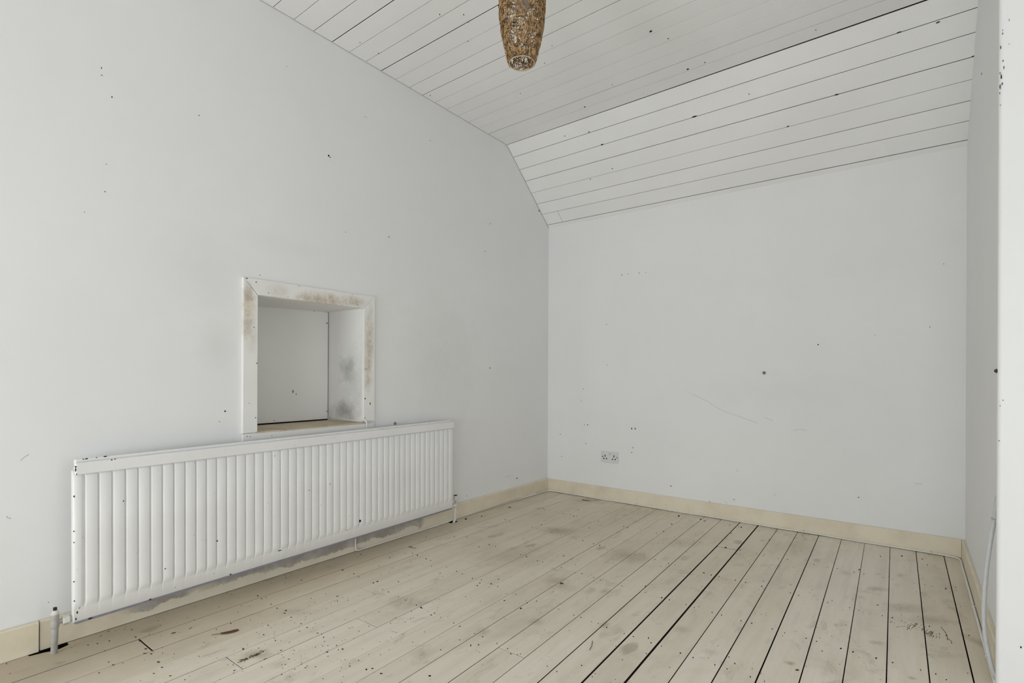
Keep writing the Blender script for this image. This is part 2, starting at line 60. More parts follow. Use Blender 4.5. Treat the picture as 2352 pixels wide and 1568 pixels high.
BACK_SPOTS = [[0.6886,1.7926,0.0056,0.0052],[0.744,1.7933,0.0037,0.0034],[0.8343,1.7898,0.0045,0.0042],[0.8908,1.7867,0.0035,0.0033],[0.558,1.4083,0.0048,0.0035],[2.0376,1.2011,0.0048,0.0055],[2.5908,1.2829,0.0029,0.0031],[2.6506,1.6346,0.0019,0.0037],[0.3596,0.5894,0.0041,0.0045],[0.3921,0.5914,0.0061,0.0054],[0.7793,0.5865,0.0054,0.0102],[0.8082,0.5884,0.0054,0.0084],[0.7909,0.4384,0.0054,0.0051],[0.7803,0.4002,0.0072,0.0034],[0.3767,0.4379,0.0061,0.0036],[0.1278,0.4952,0.0054,0.0037],[2.2555,0.2658,0.0055,0.004],[1.0925,0.1807,0.0066,0.0048],[1.5375,0.1464,0.0043,0.0045],[1.3734,0.1097,0.003,0.0046],[0.3298,0.7846,0.0041,0.0036],[0.3498,0.8862,0.0051,0.0036],[0.5635,1.0828,0.0039,0.0035],[1.7914,0.2156,0.0026,0.0029],[0.1419,0.3071,0.0043,0.0037],[2.3343,1.2466,0.0021,0.0026]]
FACE_SPOTS = [[2.7254,0.7992,0.0015,0.0021],[2.734,0.9274,0.0015,0.0021],[2.7271,0.9093,0.0013,0.0017],[2.7773,0.1638,0.0024,0.0047],[2.7289,2.0948,0.001,0.0028],[2.729,2.0838,0.0013,0.0041],[2.7199,2.0626,0.0013,0.0062],[2.7241,2.0417,0.0013,0.0062],[2.7303,1.9968,0.0013,0.0041],[2.7324,1.9755,0.0013,0.0069],[2.7233,1.9608,0.001,0.0048],[2.7264,1.9487,0.0018,0.0096],[2.7285,1.926,0.0013,0.0055],[2.7235,1.9181,0.0013,0.0096],[2.7226,1.8977,0.001,0.0041],[2.7184,1.9377,0.001,0.0028],[2.7122,1.9646,0.001,0.0083],[2.7133,1.9269,0.0008,0.0055],[2.7247,1.8599,0.001,0.0021],[2.7199,1.7911,0.001,0.0028],[2.7149,1.7621,0.001,0.0028],[2.7161,1.7121,0.0008,0.0028],[2.7173,1.6732,0.001,0.0035],[2.7173,1.6566,0.001,0.0021],[2.7205,1.6256,0.0015,0.0048],[2.7185,1.5998,0.0013,0.0034],[2.7441,2.0451,0.0007,0.0021],[2.7186,1.87,0.0008,0.0035],[2.7439,2.1204,0.0007,0.0055]]
SLIVER_SPOTS = [[-0.7307,2.3337,0.0264,0.0029]]
FLAT_SPOTS = [[1.4163,-1.1971,0.0091,0.0084],[1.4675,-1.0854,0.0037,0.0053],[1.4583,-0.7482,0.0071,0.0088],[1.5578,-0.7543,0.003,0.0064],[1.0301,-0.8659,0.0032,0.0067],[0.9387,-1.4065,0.0024,0.0048],[0.8196,-1.3003,0.004,0.0035],[0.7174,-1.876,0.0026,0.0059],[0.6043,-2.0943,0.0021,0.004],[0.6977,-1.8217,0.0022,0.0031],[0.5964,-1.7092,0.0024,0.0042],[0.6226,-1.9489,0.0035,0.0034],[0.1212,-2.0528,0.0028,0.0041],[0.1251,-1.9318,0.0029,0.0039],[0.0411,-1.455,0.0039,0.0055],[0.5189,-1.1281,0.0022,0.0042],[0.7659,-0.7379,0.0058,0.0075],[2.105,-0.6929,0.0023,0.0049]]
SLOPE_SPOTS = [[1.7315,-0.4758,0.004,0.0033],[0.7494,-0.2937,0.0048,0.0037],[0.5505,-0.2639,0.0051,0.0039],[2.4045,-0.6205,0.0096,0.0046],[1.3992,-0.4472,0.0192,0.0041],[2.1675,-0.3651,0.0122,0.0037],[0.7417,-0.4415,0.014,0.0035],[0.4938,-0.5478,0.0049,0.0034],[0.6836,-0.5282,0.0047,0.0045],[2.6039,-0.5303,0.01,0.0031],[2.4506,-0.5385,0.0158,0.0024],[2.7453,-0.3687,0.0116,0.0033],[1.9079,-0.28,0.0091,0.0031]]
SOCKET_HOLES = [[0.5556,-0.008,0.3553],[0.5445,-0.008,0.3322],[0.5681,-0.008,0.3328],[0.6329,-0.008,0.3566],[0.6213,-0.008,0.3323],[0.6451,-0.008,0.3336],[0.5324,-0.008,0.3467],[0.6585,-0.008,0.3491],[0.5963,-0.008,0.3735]]
PLUGS = {"back":[[1.7244,0.0,1.0216]],"left":[[0.0,-1.6967,0.7008]],"corner":[[2.73,-1.3866,1.0267]]}
BITS = [[0.4108,-2.8505,0.0],[0.5924,-2.957,0.0],[0.4434,-0.1293,0.0],[1.1723,-1.6632,0.0],[0.1991,-1.7478,0.0],[2.4682,-0.1685,0.0],[1.3808,-0.1414,0.0],[0.1454,-1.4038,0.0],[0.0577,-1.1139,0.0],[0.2363,-1.738,0.0],[0.2475,-2.99,0.0],[0.6739,-1.6055,0.0],[1.4222,-2.0623,0.0],[1.5646,-2.085,0.0]]
SCUFF_BACK = [[[1.2467,0.0,0.8664],[1.3458,0.0,0.8224],[1.4595,0.0,0.7562],[1.5746,0.0,0.7196],[1.6854,0.0,0.6814]],[[1.7257,0.0,0.7246],[1.7788,0.0,0.7043]],[[1.9,-0.0,0.649],[1.9399,0.0,0.6574],[1.977,0.0,0.6515]],[[1.5479,-0.0,0.361],[1.565,-0.0,0.339]],[[2.5235,0.0,0.3851],[2.559,0.0,0.3872]],[[1.477,0.0,0.1283],[1.4916,0.0,0.1123]]]
SCUFF_LEFT = [[[0.0,-3.3864,0.6884],[0.0,-3.375,0.7008],[0.0,-3.3635,0.7087]],[[0.0,-3.4215,0.5007],[0.0,-3.4159,0.4904]],[[0.0,-1.9372,2.4781],[0.0,-1.913,2.4801]],[[0.0,-0.6009,0.2037],[0.0,-0.5341,0.2072]]]
SCRAPE = [[2.5153,-1.1703,0.0],[2.5993,-1.1589,0.0]]
CABLE_RIGHT = [[2.7294,-0.0256,0.0],[2.7288,-0.7976,0.0],[2.7279,-1.1684,0.0],[2.7263,-1.4853,0.0]]
NICHE_STAINS = {"rev":[[-0.1144,-1.95,1.0225],[-0.1349,-1.955,0.7799],[-0.0512,-1.95,0.8841]],"arch":[[0.016,-2.2581,1.3948],[0.016,-2.1546,1.3907],[0.016,-2.0221,1.4059],[0.016,-2.4478,1.4087],[0.016,-2.5951,1.3443],[0.016,-2.5967,1.2518],[0.016,-2.5862,1.1909],[0.016,-1.8998,1.249],[0.016,-1.9022,1.1483],[0.016,-1.9078,1.0478],[0.016,-1.9073,0.9725]],"left":[[0.0,-1.3166,1.0868],[0.0,-2.7823,1.4595],[0.0,-2.735,1.1326],[-0.0,-2.4402,1.6449],[0.0,-1.6183,0.8902]],"back":[[1.8171,0.0,0.8956],[0.3087,0.0,0.86],[2.2934,0.0,0.6442]]}


# ---------------------------------------------------------------- helpers
def tag(o, label=None, cat=None, kind=None, group=None):
    if label: o['label'] = label
    if cat: o['category'] = cat
    if kind: o['kind'] = kind
    if group: o['group'] = group
    return o


def link(name, me, mat=None, parent=None, smooth=False):
    o = bpy.data.objects.new(name, me)
    COL.objects.link(o)
    if mat is not None:
        for m in (mat if isinstance(mat, (list, tuple)) else [mat]):
            me.materials.append(m)
    if parent is not None: o.parent = parent
    if smooth:
        for p in me.polygons: p.use_smooth = True
    return o


def obj(name, bm, mat=None, parent=None, smooth=False, normals=True):
    if normals: bmesh.ops.recalc_face_normals(bm, faces=bm.faces)
    me = bpy.data.meshes.new(name)
    bm.to_mesh(me)
    bm.free()
    return link(name, me, mat, parent, smooth)


def empty(name, loc=(0, 0, 0)):
    o = bpy.data.objects.new(name, None)
    COL.objects.link(o)
    o.location = loc
    o.empty_display_size = 0.05
    return o


def keep(child, parent):
    """parent a mesh whose vertices are in room coordinates under an Empty that stands elsewhere"""
    child.parent = parent
    child.matrix_parent_inverse = Matrix.Translation(-Vector(parent.location))
    return child


def add_box(bm, x0, x1, y0, y1, z0, z1, bev=0.0, seg=1):
    vs_ = [bm.verts.new((x, y, z)) for x in (x0, x1) for y in (y0, y1) for z in (z0, z1)]
    f = [(0, 1, 3, 2), (4, 6, 7, 5), (0, 4, 5, 1), (2, 3, 7, 6), (0, 2, 6, 4), (1, 5, 7, 3)]
    fs = [bm.faces.new([vs_[i] for i in q]) for q in f]
    if bev:
        es = {e for fc in fs for e in fc.edges}
        bmesh.ops.bevel(bm, geom=list(es), offset=bev, segments=seg, affect='EDGES', profile=0.5)


def box(name, x0, x1, y0, y1, z0, z1, mat, parent=None, bev=0.0, seg=1, smooth=False):
    bm = bmesh.new()
    add_box(bm, x0, x1, y0, y1, z0, z1, bev, seg)
    return obj(name, bm, mat, parent, smooth)


def add_prism(bm, top, bottom, bev_top=None, side=0):
    """top/bottom: matching rings of points; bev_top: optional inset ring above top"""
    t = [bm.verts.new(p) for p in top]
    b = [bm.verts.new(p) for p in bottom]
    n = len(t)
    for i in range(n):
        j = (i + 1) % n
        bm.faces.new((t[i], t[j], b[j], b[i])).material_index = side
    bm.faces.new(list(reversed(b))).material_index = side
    if bev_top:
        c = [bm.verts.new(p) for p in bev_top]
        for i in range(n):
            j = (i + 1) % n
            bm.faces.new((c[i], c[j], t[j], t[i]))
        bm.faces.new(c)
    else:
        bm.faces.new(t)


def board(name, mat, parent, O, U, V, N, quad, thick=0.02, bev=0.0015, lift=0.0):
    """a plank: quad of (u, v) corners going round, lying in the plane O, U, V with its face towards N"""
    cu = sum(q[0] for q in quad) / len(quad)
    cv = sum(q[1] for q in quad) / len(quad)
    def P(u, v, n): return O + U * u + V * v + N * n
    def ins(q):
        du = bev if q[0] < cu else -bev
        dv = bev if q[1] < cv else -bev
        return (q[0] + du, q[1] + dv)
    bm = bmesh.new()
    add_prism(bm, [P(u, v, lift - bev) for u, v in quad], [P(u, v, lift - thick) for u, v in quad], [P(*ins(q), lift) for q in quad], 1)
    return obj(name, bm, [mat, M_RAW], parent)


def spline(pts, n=8):
    pts = [Vector(p) for p in pts]
    out = []
    m = len(pts)
    for i in range(m - 1):
        p0, p1, p2, p3 = pts[max(i - 1, 0)], pts[i], pts[i + 1], pts[min(i + 2, m - 1)]
        for k in range(n):
            t = k / n
            out.append(0.5 * ((2 * p1) + (p2 - p0) * t + (2 * p0 - 5 * p1 + 4 * p2 - p3) * t * t + (3 * p1 - p0 - 3 * p2 + p3) * t ** 3))
    out.append(pts[-1])
    return out


def add_tube(bm, pts, r, sides=8, cap=True, mi=0):
    pts = [Vector(p) for p in pts]
    rr = r if isinstance(r, (list, tuple)) else [r] * len(pts)
    rings = []
    t0 = (pts[1] - pts[0]).normalized()
    a = t0.orthogonal().normalized()
    for i, p in enumerate(pts):
        t = (pts[min(i + 1, len(pts) - 1)] - pts[max(i - 1, 0)]).normalized()
        a = a - t * a.dot(t)
        if a.length < 1e-6: a = t.orthogonal()
        a.normalize()
        b = t.cross(a)
        rings.append([bm.verts.new(p + (a * math.cos(k * 2 * math.pi / sides) + b * math.sin(k * 2 * math.pi / sides)) * rr[i]) for k in range(sides)])
    for i in range(len(rings) - 1):
        for k in range(sides):
            f = bm.faces.new((rings[i][k], rings[i][(k + 1) % sides], rings[i + 1][(k + 1) % sides], rings[i + 1][k]))
            f.material_index = mi
            f.smooth = True
    if cap:
        bm.faces.new(list(reversed(rings[0]))).material_index = mi
        bm.faces.new(rings[-1]).material_index = mi


def tube(name, pts, r, mat, parent=None, sides=8):
    bm = bmesh.new()
    add_tube(bm, pts, r, sides)
    return obj(name, bm, mat, parent)


def lathe(name, base, axis, prof, mat, parent=None, seg=16, smooth=True):
    """prof: (distance along axis, radius) pairs"""
    axis = Vector(axis).normalized()
    base = Vector(base)
    bm = bmesh.new()
    a = axis.orthogonal().normalized()
    b = axis.cross(a)
    rings = [[bm.verts.new(base + axis * h + (a * math.cos(k * 2 * math.pi / seg) + b * math.sin(k * 2 * math.pi / seg)) * r) for k in range(seg)] for h, r in prof]
    for i in range(len(rings) - 1):
        for k in range(seg):
            bm.faces.new((rings[i][k], rings[i][(k + 1) % seg], rings[i + 1][(k + 1) % seg], rings[i + 1][k]))
    bm.faces.new(list(reversed(rings[0])))
    bm.faces.new(rings[-1])
    o = obj(name, bm, mat, parent)
    if smooth:
        for p in o.data.polygons: p.use_smooth = len(p.vertices) == 4
        try: o.data.set_sharp_from_angle(angle=R(40))
        except Exception: pass
    return o


def add_blob(bm, rng, c, a, b, n, h, k=7, mi=0, dome=True):
    """small irregular chip: centre c, half axes a and b, standing h out of the surface along n"""
    c, a, b, n = Vector(c), Vector(a), Vector(b), Vector(n)
    base, top = [], []
    ph = rng.random() * 6
    for i in range(k):
        t = ph + i * 2 * math.pi / k
        s = 0.58 + 0.42 * rng.random()
        q = c + (a * math.cos(t) + b * math.sin(t)) * s
        base.append(bm.verts.new(q - n * 0.0012))
        top.append(bm.verts.new(q + n * h * 0.7))
    for i in range(k):
        j = (i + 1) % k
        bm.faces.new((base[i], base[j], top[j], top[i])).material_index = mi
    if dome:
        m = bm.verts.new(c + n * h)
        for i in range(k): bm.faces.new((top[i], top[(i + 1) % k], m)).material_index = mi
    else:
        bm.faces.new(top).material_index = mi


# ---------------------------------------------------------------- materials
class NT:
    def __init__(self, name, rough=0.6):
        self.m = bpy.data.materials.new(name)
        self.m.use_nodes = True
        self.t = self.m.node_tree
        self.b = self.t.nodes['Principled BSDF']
        self.b.inputs['Roughness'].default_value = rough
        self.b.inputs['Specular IOR Level'].default_value = 0.35
        self.geo = self.n('ShaderNodeNewGeometry')
        self.pos = self.geo.outputs['Position']

    def n(self, typ, **kw):
        x = self.t.nodes.new(typ)
        for k, v in kw.items(): setattr(x, k, v)
        return x

    def l(self, a, b): self.t.links.new(a, b)

    def scaled(self, s, src=None):
        m = self.n('ShaderNodeMapping')
        m.inputs['Scale'].default_value = s
        self.l(src or self.pos, m.inputs['Vector'])
        return m.outputs[0]

    def noise(self, scale, detail=3, rough=0.55, vec=None, dist=0.0):
        x = self.n('ShaderNodeTexNoise')
        x.inputs['Scale'].default_value = scale
        x.inputs['Detail'].default_value = detail
        x.inputs['Roughness'].default_value = rough
        x.inputs['Distortion'].default_value = dist
        self.l(vec or self.pos, x.inputs['Vector'])
        return x.outputs['Fac']

    def ramp(self, fac, a, b, lo=0.0, hi=1.0):
        x = self.n('ShaderNodeMapRange')
        x.inputs['From Min'].default_value = a
        x.inputs['From Max'].default_value = b
        x.inputs['To Min'].default_value = lo
        x.inputs['To Max'].default_value = hi
        self.l(fac, x.inputs['Value'])
        return x.outputs[0]

    def math(self, op, a, b=None):
        x = self.n('ShaderNodeMath', operation=op)
        for i, v in enumerate((a, b)):
            if v is None: continue
            if isinstance(v, (int, float)): x.inputs[i].default_value = v
            else: self.l(v, x.inputs[i])
        return x.outputs[0]

    def mix(self, fac, a, b):
        x = self.n('ShaderNodeMix', data_type='RGBA')
        if isinstance(fac, (int, float)): x.inputs[0].default_value = fac
        else: self.l(fac, x.inputs[0])
        for i, v in ((6, a), (7, b)):
            if isinstance(v, tuple): x.inputs[i].default_value = v + (1,) if len(v) == 3 else v
            else: self.l(v, x.inputs[i])
        return x.outputs[2]

    def spots(self, items, noise, amt=0.7, a=1.15, b=0.35):
        """items: (centre, rotation, half sizes, strength): the largest of the soft patches at each point"""
        out = None
        for c, rot, sz, s in items:
            m = self.n('ShaderNodeMapping', vector_type='TEXTURE')
            m.inputs['Location'].default_value = c
            m.inputs['Rotation'].default_value = rot
            m.inputs['Scale'].default_value = sz
            self.l(self.pos, m.inputs['Vector'])
            v = self.n('ShaderNodeVectorMath', operation='LENGTH')
            self.l(m.outputs[0], v.inputs[0])
            d = self.math('ADD', v.outputs['Value'], self.math('MULTIPLY', self.math('SUBTRACT', noise, 0.5), amt * 2))
            f = self.ramp(d, a, b, 0.0, s)
            out = f if out is None else self.math('MAXIMUM', out, f)
        return out

    def bump(self, h, strength=0.2, dist=0.002):
        x = self.n('ShaderNodeBump')
        x.inputs['Strength'].default_value = strength
        x.inputs['Distance'].default_value = dist
        self.l(h, x.inputs['Height'])
        self.l(x.outputs[0], self.b.inputs['Normal'])

    def color(self, c):
        if isinstance(c, tuple): self.b.inputs['Base Color'].default_value = c + (1,)
        else: self.l(c, self.b.inputs['Base Color'])
        return self


def plain(name, c, rough=0.5, metal=0.0):
    m = NT(name, rough)
    if rough > 0.88: m.b.inputs['Specular IOR Level'].default_value = 0.0
    m.b.inputs['Metallic'].default_value = metal
    n = m.noise(60, 3)
    m.color(m.mix(m.ramp(n, 0.35, 0.7), tuple(x * 0.9 for x in c), c))
    return m.m


WALL = (0.795, 0.80, 0.805)
DIRT = (0.42, 0.41, 0.39)


def wall_paint(name, spots=None, base=WALL):
    m = NT(name, 0.75)
    big = m.noise(1.3, 4, 0.6)
    fine = m.noise(9, 4, 0.6)
    c = m.mix(m.ramp(big, 0.35, 0.7), tuple(x * 0.965 for x in base), base)
    c = m.mix(m.ramp(fine, 0.45, 0.75, 0, 0.12), c, tuple(x * 0.9 for x in base))
    if spots:
        c = m.mix(m.spots(spots, m.noise(7, 5, 0.6), 0.8, 1.4, 0.1), c, DIRT)
    m.color(c)
    m.bump(m.noise(5, 5, 0.5), 0.25, 0.006)
    return m.m


def sp(c, sz, s): return (tuple(c), (0, 0, 0), sz, s)


L = NICHE_STAINS['left']
M_WALL_LEFT = wall_paint('white_wall_paint_left', [sp(L[0], (9, .32, .38), .16), sp(L[1], (9, .16, .16), .08), sp(L[2], (9, .07, .10), .14), sp(L[3], (9, .22, .05), .06), sp(L[4], (9, .15, .25), .07)])
Bk = NICHE_STAINS['back']
M_WALL_BACK = wall_paint('white_wall_paint_back', [sp(Bk[0], (.5, 9, .12), .06), sp(Bk[1], (.14, 9, .5), .05), sp(Bk[2], (.3, 9, .2), .03)])
M_WALL = wall_paint('white_wall_paint')

m = NT('white_ceiling_paint', 0.6)
info = m.n('ShaderNodeObjectInfo')
c = m.mix(m.ramp(m.noise(2.0, 4), 0.35, 0.7), (0.815, 0.815, 0.815), (0.85, 0.85, 0.85))
c = m.mix(m.ramp(info.outputs['Random'], 0, 1, 0, 0.12), c, (0.68, 0.68, 0.67))
m.color(c)
m.bump(m.noise(14, 4, 0.6, m.scaled((0.15, 1, 1))), 0.15, 0.003)
M_CEIL = m.m

# floor paint: cream, rubbed, dusty
m = NT('cream_floor_paint', 0.5)
info = m.n('ShaderNodeObjectInfo')
grain = m.noise(22, 5, 0.62, m.scaled((1.0, 0.06, 1.0)))
wear = m.noise(3.2, 6, 0.65, m.scaled((1.0, 0.55, 1.0)), 0.4)
blot = m.noise(11, 5, 0.7, m.scaled((1.0, 0.5, 1.0)), 0.6)
c = m.mix(m.ramp(info.outputs['Random'], 0, 1), (0.71, 0.65, 0.545), (0.775, 0.72, 0.62))
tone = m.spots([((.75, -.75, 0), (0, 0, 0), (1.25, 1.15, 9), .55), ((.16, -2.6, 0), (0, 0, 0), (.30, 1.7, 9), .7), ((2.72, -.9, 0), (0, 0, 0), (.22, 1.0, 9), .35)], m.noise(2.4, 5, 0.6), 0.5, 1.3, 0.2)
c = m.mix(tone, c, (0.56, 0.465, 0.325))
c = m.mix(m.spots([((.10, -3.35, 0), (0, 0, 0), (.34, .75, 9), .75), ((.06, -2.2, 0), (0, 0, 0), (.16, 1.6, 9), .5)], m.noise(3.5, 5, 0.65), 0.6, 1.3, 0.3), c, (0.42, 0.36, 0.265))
c = m.mix(m.ramp(grain, 0.42, 0.75, 0, 0.35), c, (0.50, 0.43, 0.33))
c = m.mix(m.ramp(wear, 0.52, 0.75, 0, 0.42), c, (0.43, 0.365, 0.275))
c = m.mix(m.ramp(blot, 0.57, 0.72, 0, 0.50), c, (0.35, 0.31, 0.23))
vor = m.n('ShaderNodeTexVoronoi')
vor.inputs['Scale'].default_value = 6.5
m.l(m.scaled((1.0, 0.55, 1.0)), vor.inputs['Vector'])
knot = m.math('ADD', vor.outputs['Distance'], m.math('MULTIPLY', m.math('SUBTRACT', blot, 0.5), 0.55))
rnd = m.n('ShaderNodeSeparateColor')
m.l(vor.outputs['Color'], rnd.inputs[0])
kf = m.math('MULTIPLY', m.ramp(knot, 0.17, 0.06, 0, 0.5), m.ramp(rnd.outputs[0], 0.45, 0.7, 0, 1))
c = m.mix(kf, c, (0.25, 0.22, 0.15))
st = [((x, y, 0), (0, 0, a), (ra * 1.15, rb, 5), s * .8) for x, y, a, ra, rb, s in FLOOR_STAINS]
c = m.mix(m.spots(st, m.noise(22, 6, 0.7, m.scaled((1.0, 0.6, 1.0))), 1.1, 1.35, 0.1), c, (0.27, 0.215, 0.14))
fine = m.noise(120, 2, 0.5)
c = m.mix(m.ramp(fine, 0.68, 0.74, 0, 0.45), c, (0.24, 0.20, 0.15))
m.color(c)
m.bump(grain, 0.12, 0.002)
m.l(m.ramp(wear, 0.3, 0.8, 0.42, 0.62), m.b.inputs['Roughness'])
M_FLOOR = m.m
M_DARK = plain('dark_void_shade', (0.018, 0.016, 0.014), 0.95)  # near-black colour stands in for the shade deep in gaps and notches
M_RAW = plain('dark_raw_board_edge', (0.07, 0.058, 0.045), 0.9)

# skirting paint, bare grey primer along the stretch behind the radiator
def skirting_paint(name, bare=False):
    m = NT(name, 0.5)
    n = m.noise(6, 5, 0.6)
    c = m.mix(m.ramp(n, 0.4, 0.75), (0.73, 0.67, 0.54), (0.64, 0.57, 0.44))
    c = m.mix(m.ramp(m.noise(40, 4, 0.7), 0.66, 0.72, 0, 0.5), c, (0.30, 0.25, 0.17))
    if bare:
        sep = m.n('ShaderNodeSeparateXYZ')
        m.l(m.pos, sep.inputs[0])
        ny = m.noise(9, 5, 0.7)
        zb = m.math('ADD', sep.outputs[2], m.math('MULTIPLY', m.math('SUBTRACT', ny, 0.5), 0.10))
        band = m.ramp(zb, 0.036, 0.044)
        iny = m.math('MULTIPLY', m.ramp(sep.outputs[1], -3.10, -3.02), m.ramp(sep.outputs[1], -1.46, -1.50))
        patch = m.ramp(m.noise(4.5, 4, 0.6), 0.36, 0.46, 0.45, 1)
        f = m.math('MULTIPLY', m.math('MULTIPLY', band, iny), patch)
        bare_c = m.mix(m.ramp(m.noise(16, 4), 0.4, 0.65), (0.36, 0.33, 0.30), (0.50, 0.46, 0.43))
        c = m.mix(f, c, bare_c)
        pale = m.math('MULTIPLY', m.math('SUBTRACT', 1.0, band), iny)
        c = m.mix(m.math('MULTIPLY', pale, 0.5), c, (0.70, 0.67, 0.58))
    m.color(c)
    m.bump(n, 0.2, 0.003)
    return m.m


M_SKIRT = skirting_paint('cream_skirting_paint')
M_SKIRT_BARE = skirting_paint('cream_skirting_paint_missing_in_patches', True)

# niche boards
m = NT('stained_architrave_paint', 0.55)
A = NICHE_STAINS['arch']
it = [sp(A[0], (1, .10, .035), .75), sp(A[1], (1, .09, .04), .7), sp(A[2], (1, .09, .03), .65), sp(A[3], (1, .06, .03), .25), sp(A[4], (1, .03, .07), .7), sp(A[5], (1, .035, .11), .55), sp(A[6], (1, .03, .09), .3), sp(A[7], (1, .03, .13), .55), sp(A[8], (1, .03, .10), .65), sp(A[9], (1, .028, .09), .7), sp(A[10], (1, .025, .07), .6)]
f = m.spots(it, m.noise(16, 5, 0.7), 0.9, 1.25, 0.3)
c = m.mix(m.ramp(m.noise(5, 4), 0.35, 0.7), (0.75, 0.745, 0.73), (0.80, 0.795, 0.78))
tone = m.mix(m.ramp(m.noise(25, 4, 0.7), 0.42, 0.62), (0.36, 0.29, 0.21), (0.66, 0.58, 0.45))
c = m.mix(f, c, tone)
m.color(c)
m.bump(m.noise(12, 4), 0.15, 0.003)
M_ARCH = m.m
V3 = NICHE_STAINS['rev']
m = NT('mouldy_reveal_paint', 0.7)
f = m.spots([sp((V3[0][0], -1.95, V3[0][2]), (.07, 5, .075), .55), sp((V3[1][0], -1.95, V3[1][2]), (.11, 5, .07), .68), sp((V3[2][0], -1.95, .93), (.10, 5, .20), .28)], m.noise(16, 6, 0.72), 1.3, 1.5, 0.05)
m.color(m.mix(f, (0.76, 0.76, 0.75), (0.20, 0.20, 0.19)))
M_REVEAL = m.m
M_BOARDWHITE = wall_paint('white_board_paint', None, (0.77, 0.77, 0.76))
m = NT('worn_cream_sill', 0.6)
c = m.mix(m.ramp(m.noise(9, 5, 0.7), 0.4, 0.7), (0.60, 0.52, 0.40), (0.46, 0.37, 0.26))
m.color(m.mix(m.ramp(m.noise(50, 3), 0.64, 0.68, 0, 0.9), c, (0.08, 0.07, 0.06)))
M_SILL = m.m

m = NT('white_radiator_enamel', 0.35)
c = m.mix(m.ramp(m.noise(3, 4), 0.35, 0.7), (0.77, 0.77, 0.77), (0.81, 0.81, 0.81))
c = m.mix(m.ramp(m.noise(70, 3), 0.72, 0.75, 0, 0.6), c, (0.35, 0.33, 0.30))
m.color(c)
M_RAD = m.m
M_VALVE_GREY = plain('grey_painted_brass', (0.40, 0.39, 0.37), 0.45)
M_VALVE_WHITE = plain('off_white_gloss_paint', (0.66, 0.65, 0.61), 0.35)
M_BLACK = plain('black_worn_metal', (0.02, 0.02, 0.02), 0.6)
M_CABLE = plain('dusty_white_cable_sheath', (0.78, 0.77, 0.73), 0.45)
M_CABLE2 = plain('pale_grey_cable_sheath', (0.56, 0.57, 0.58), 0.4)
M_PLASTIC = plain('white_socket_plastic', (0.70, 0.71, 0.71), 0.3)
M_RUST = plain('rusty_screw', (0.32, 0.17, 0.08), 0.6)
M_GRIT = plain('dark_grit', (0.035, 0.03, 0.026), 0.9)
M_GRIT2 = plain('brown_grit', (0.13, 0.10, 0.07), 0.9)
M_SCUFF = plain('grey_scuff', (0.50, 0.50, 0.49), 0.8)
M_BROWN = plain('dry_red_brown_leaf', (0.13, 0.055, 0.03), 0.8)
M_OLIVE = plain('dry_olive_brown_leaf', (0.10, 0.085, 0.045), 0.8)
M_CHIP = plain('dark_chip', (0.045, 0.045, 0.045), 0.8)
M_PAPER = plain('pale_flake', (0.62, 0.60, 0.60), 0.7)
M_STEEL = plain('dull_steel', (0.30, 0.30, 0.30), 0.4, 0.8)
M_PLUG = plain('grey_plug', (0.20, 0.20, 0.20), 0.7)
m = NT('brown_vine', 0.3)
m.b.inputs['Specular IOR Level'].default_value = 0.5
n = m.noise(55, 3, 0.6)
c = m.mix(m.ramp(n, 0.38, 0.62), (0.105, 0.055, 0.021), (0.52, 0.32, 0.135))
m.color(c)
M_VINE = m.m
M_VINE_HIGHLIGHT = plain('vine_highlight', (0.50, 0.40, 0.28), 0.4)  # paler than the other vine: highlight of the bottom ring put into its colour
M_BULB = plain('pearl_glass', (0.62, 0.53, 0.47), 0.3)
M_CORD = plain('white_flex', (0.75, 0.74, 0.72), 0.4)

rng = random.Random(7)
X, Y, Z = Vector((1, 0, 0)), Vector((0, 1, 0)), Vector((0, 0, 1))
XR = 2.747          # far right wall plane
YF = -1.56          # face of the wall that steps in on the right
XE = 2.721          # its edge
XS, YN = 3.70, -6.30   # side wall and wall behind the photographer
TOP = 2.95

# ---------------------------------------------------------------- walls
bm = bmesh.new()
NY0, NY1, NZ0, NZ1 = -2.575, -1.925, 0.70, 1.395      # hole for the niche lining
add_box(bm, -0.12, 0, YN, NY0, -0.06, TOP)
add_box(bm, -0.12, 0, NY1, 0.1, -0.06, TOP)
add_box(bm, -0.12, 0, NY0, NY1, -0.06, NZ0)
add_box(bm, -0.12, 0, NY0, NY1, NZ1, TOP)
wall_left = tag(obj('wall_left', bm, M_WALL_LEFT), 'long white plaster gable wall behind the radiator, with a square recess', 'wall', 'structure')
wall_back = tag(box('wall_back', 0, 2.9, 0, 0.12, -0.06, TOP, M_WALL_BACK), 'plain white end wall with the double socket, under the sloping boards', 'wall', 'structure')
wall_right = tag(box('wall_right', XR, 2.86, -1.53, 0, -0.06, TOP, M_WALL), 'narrow shaded strip of white wall beside the bowed grey cable', 'wall', 'structure')

bm = bmesh.new()
ring = []
for k in range(7):                                    # plaster corner rounded off a little
    a = math.pi + (math.pi / 2) * k / 6
    ring.append((XE + 0.012 + 0.012 * math.cos(a), YF + 0.012 + 0.012 * math.sin(a)))
ring += [(XS + 0.1, YF), (XS + 0.1, -1.5), (XE + 0.004, -1.5)]
add_prism(bm, [(x, y, TOP) for x, y in ring], [(x, y, -0.06) for x, y in ring])
wall_return = tag(obj('wall_return', bm, M_WALL), 'bright white wall end with a cracked plaster corner, at the edge of the picture', 'wall', 'structure')

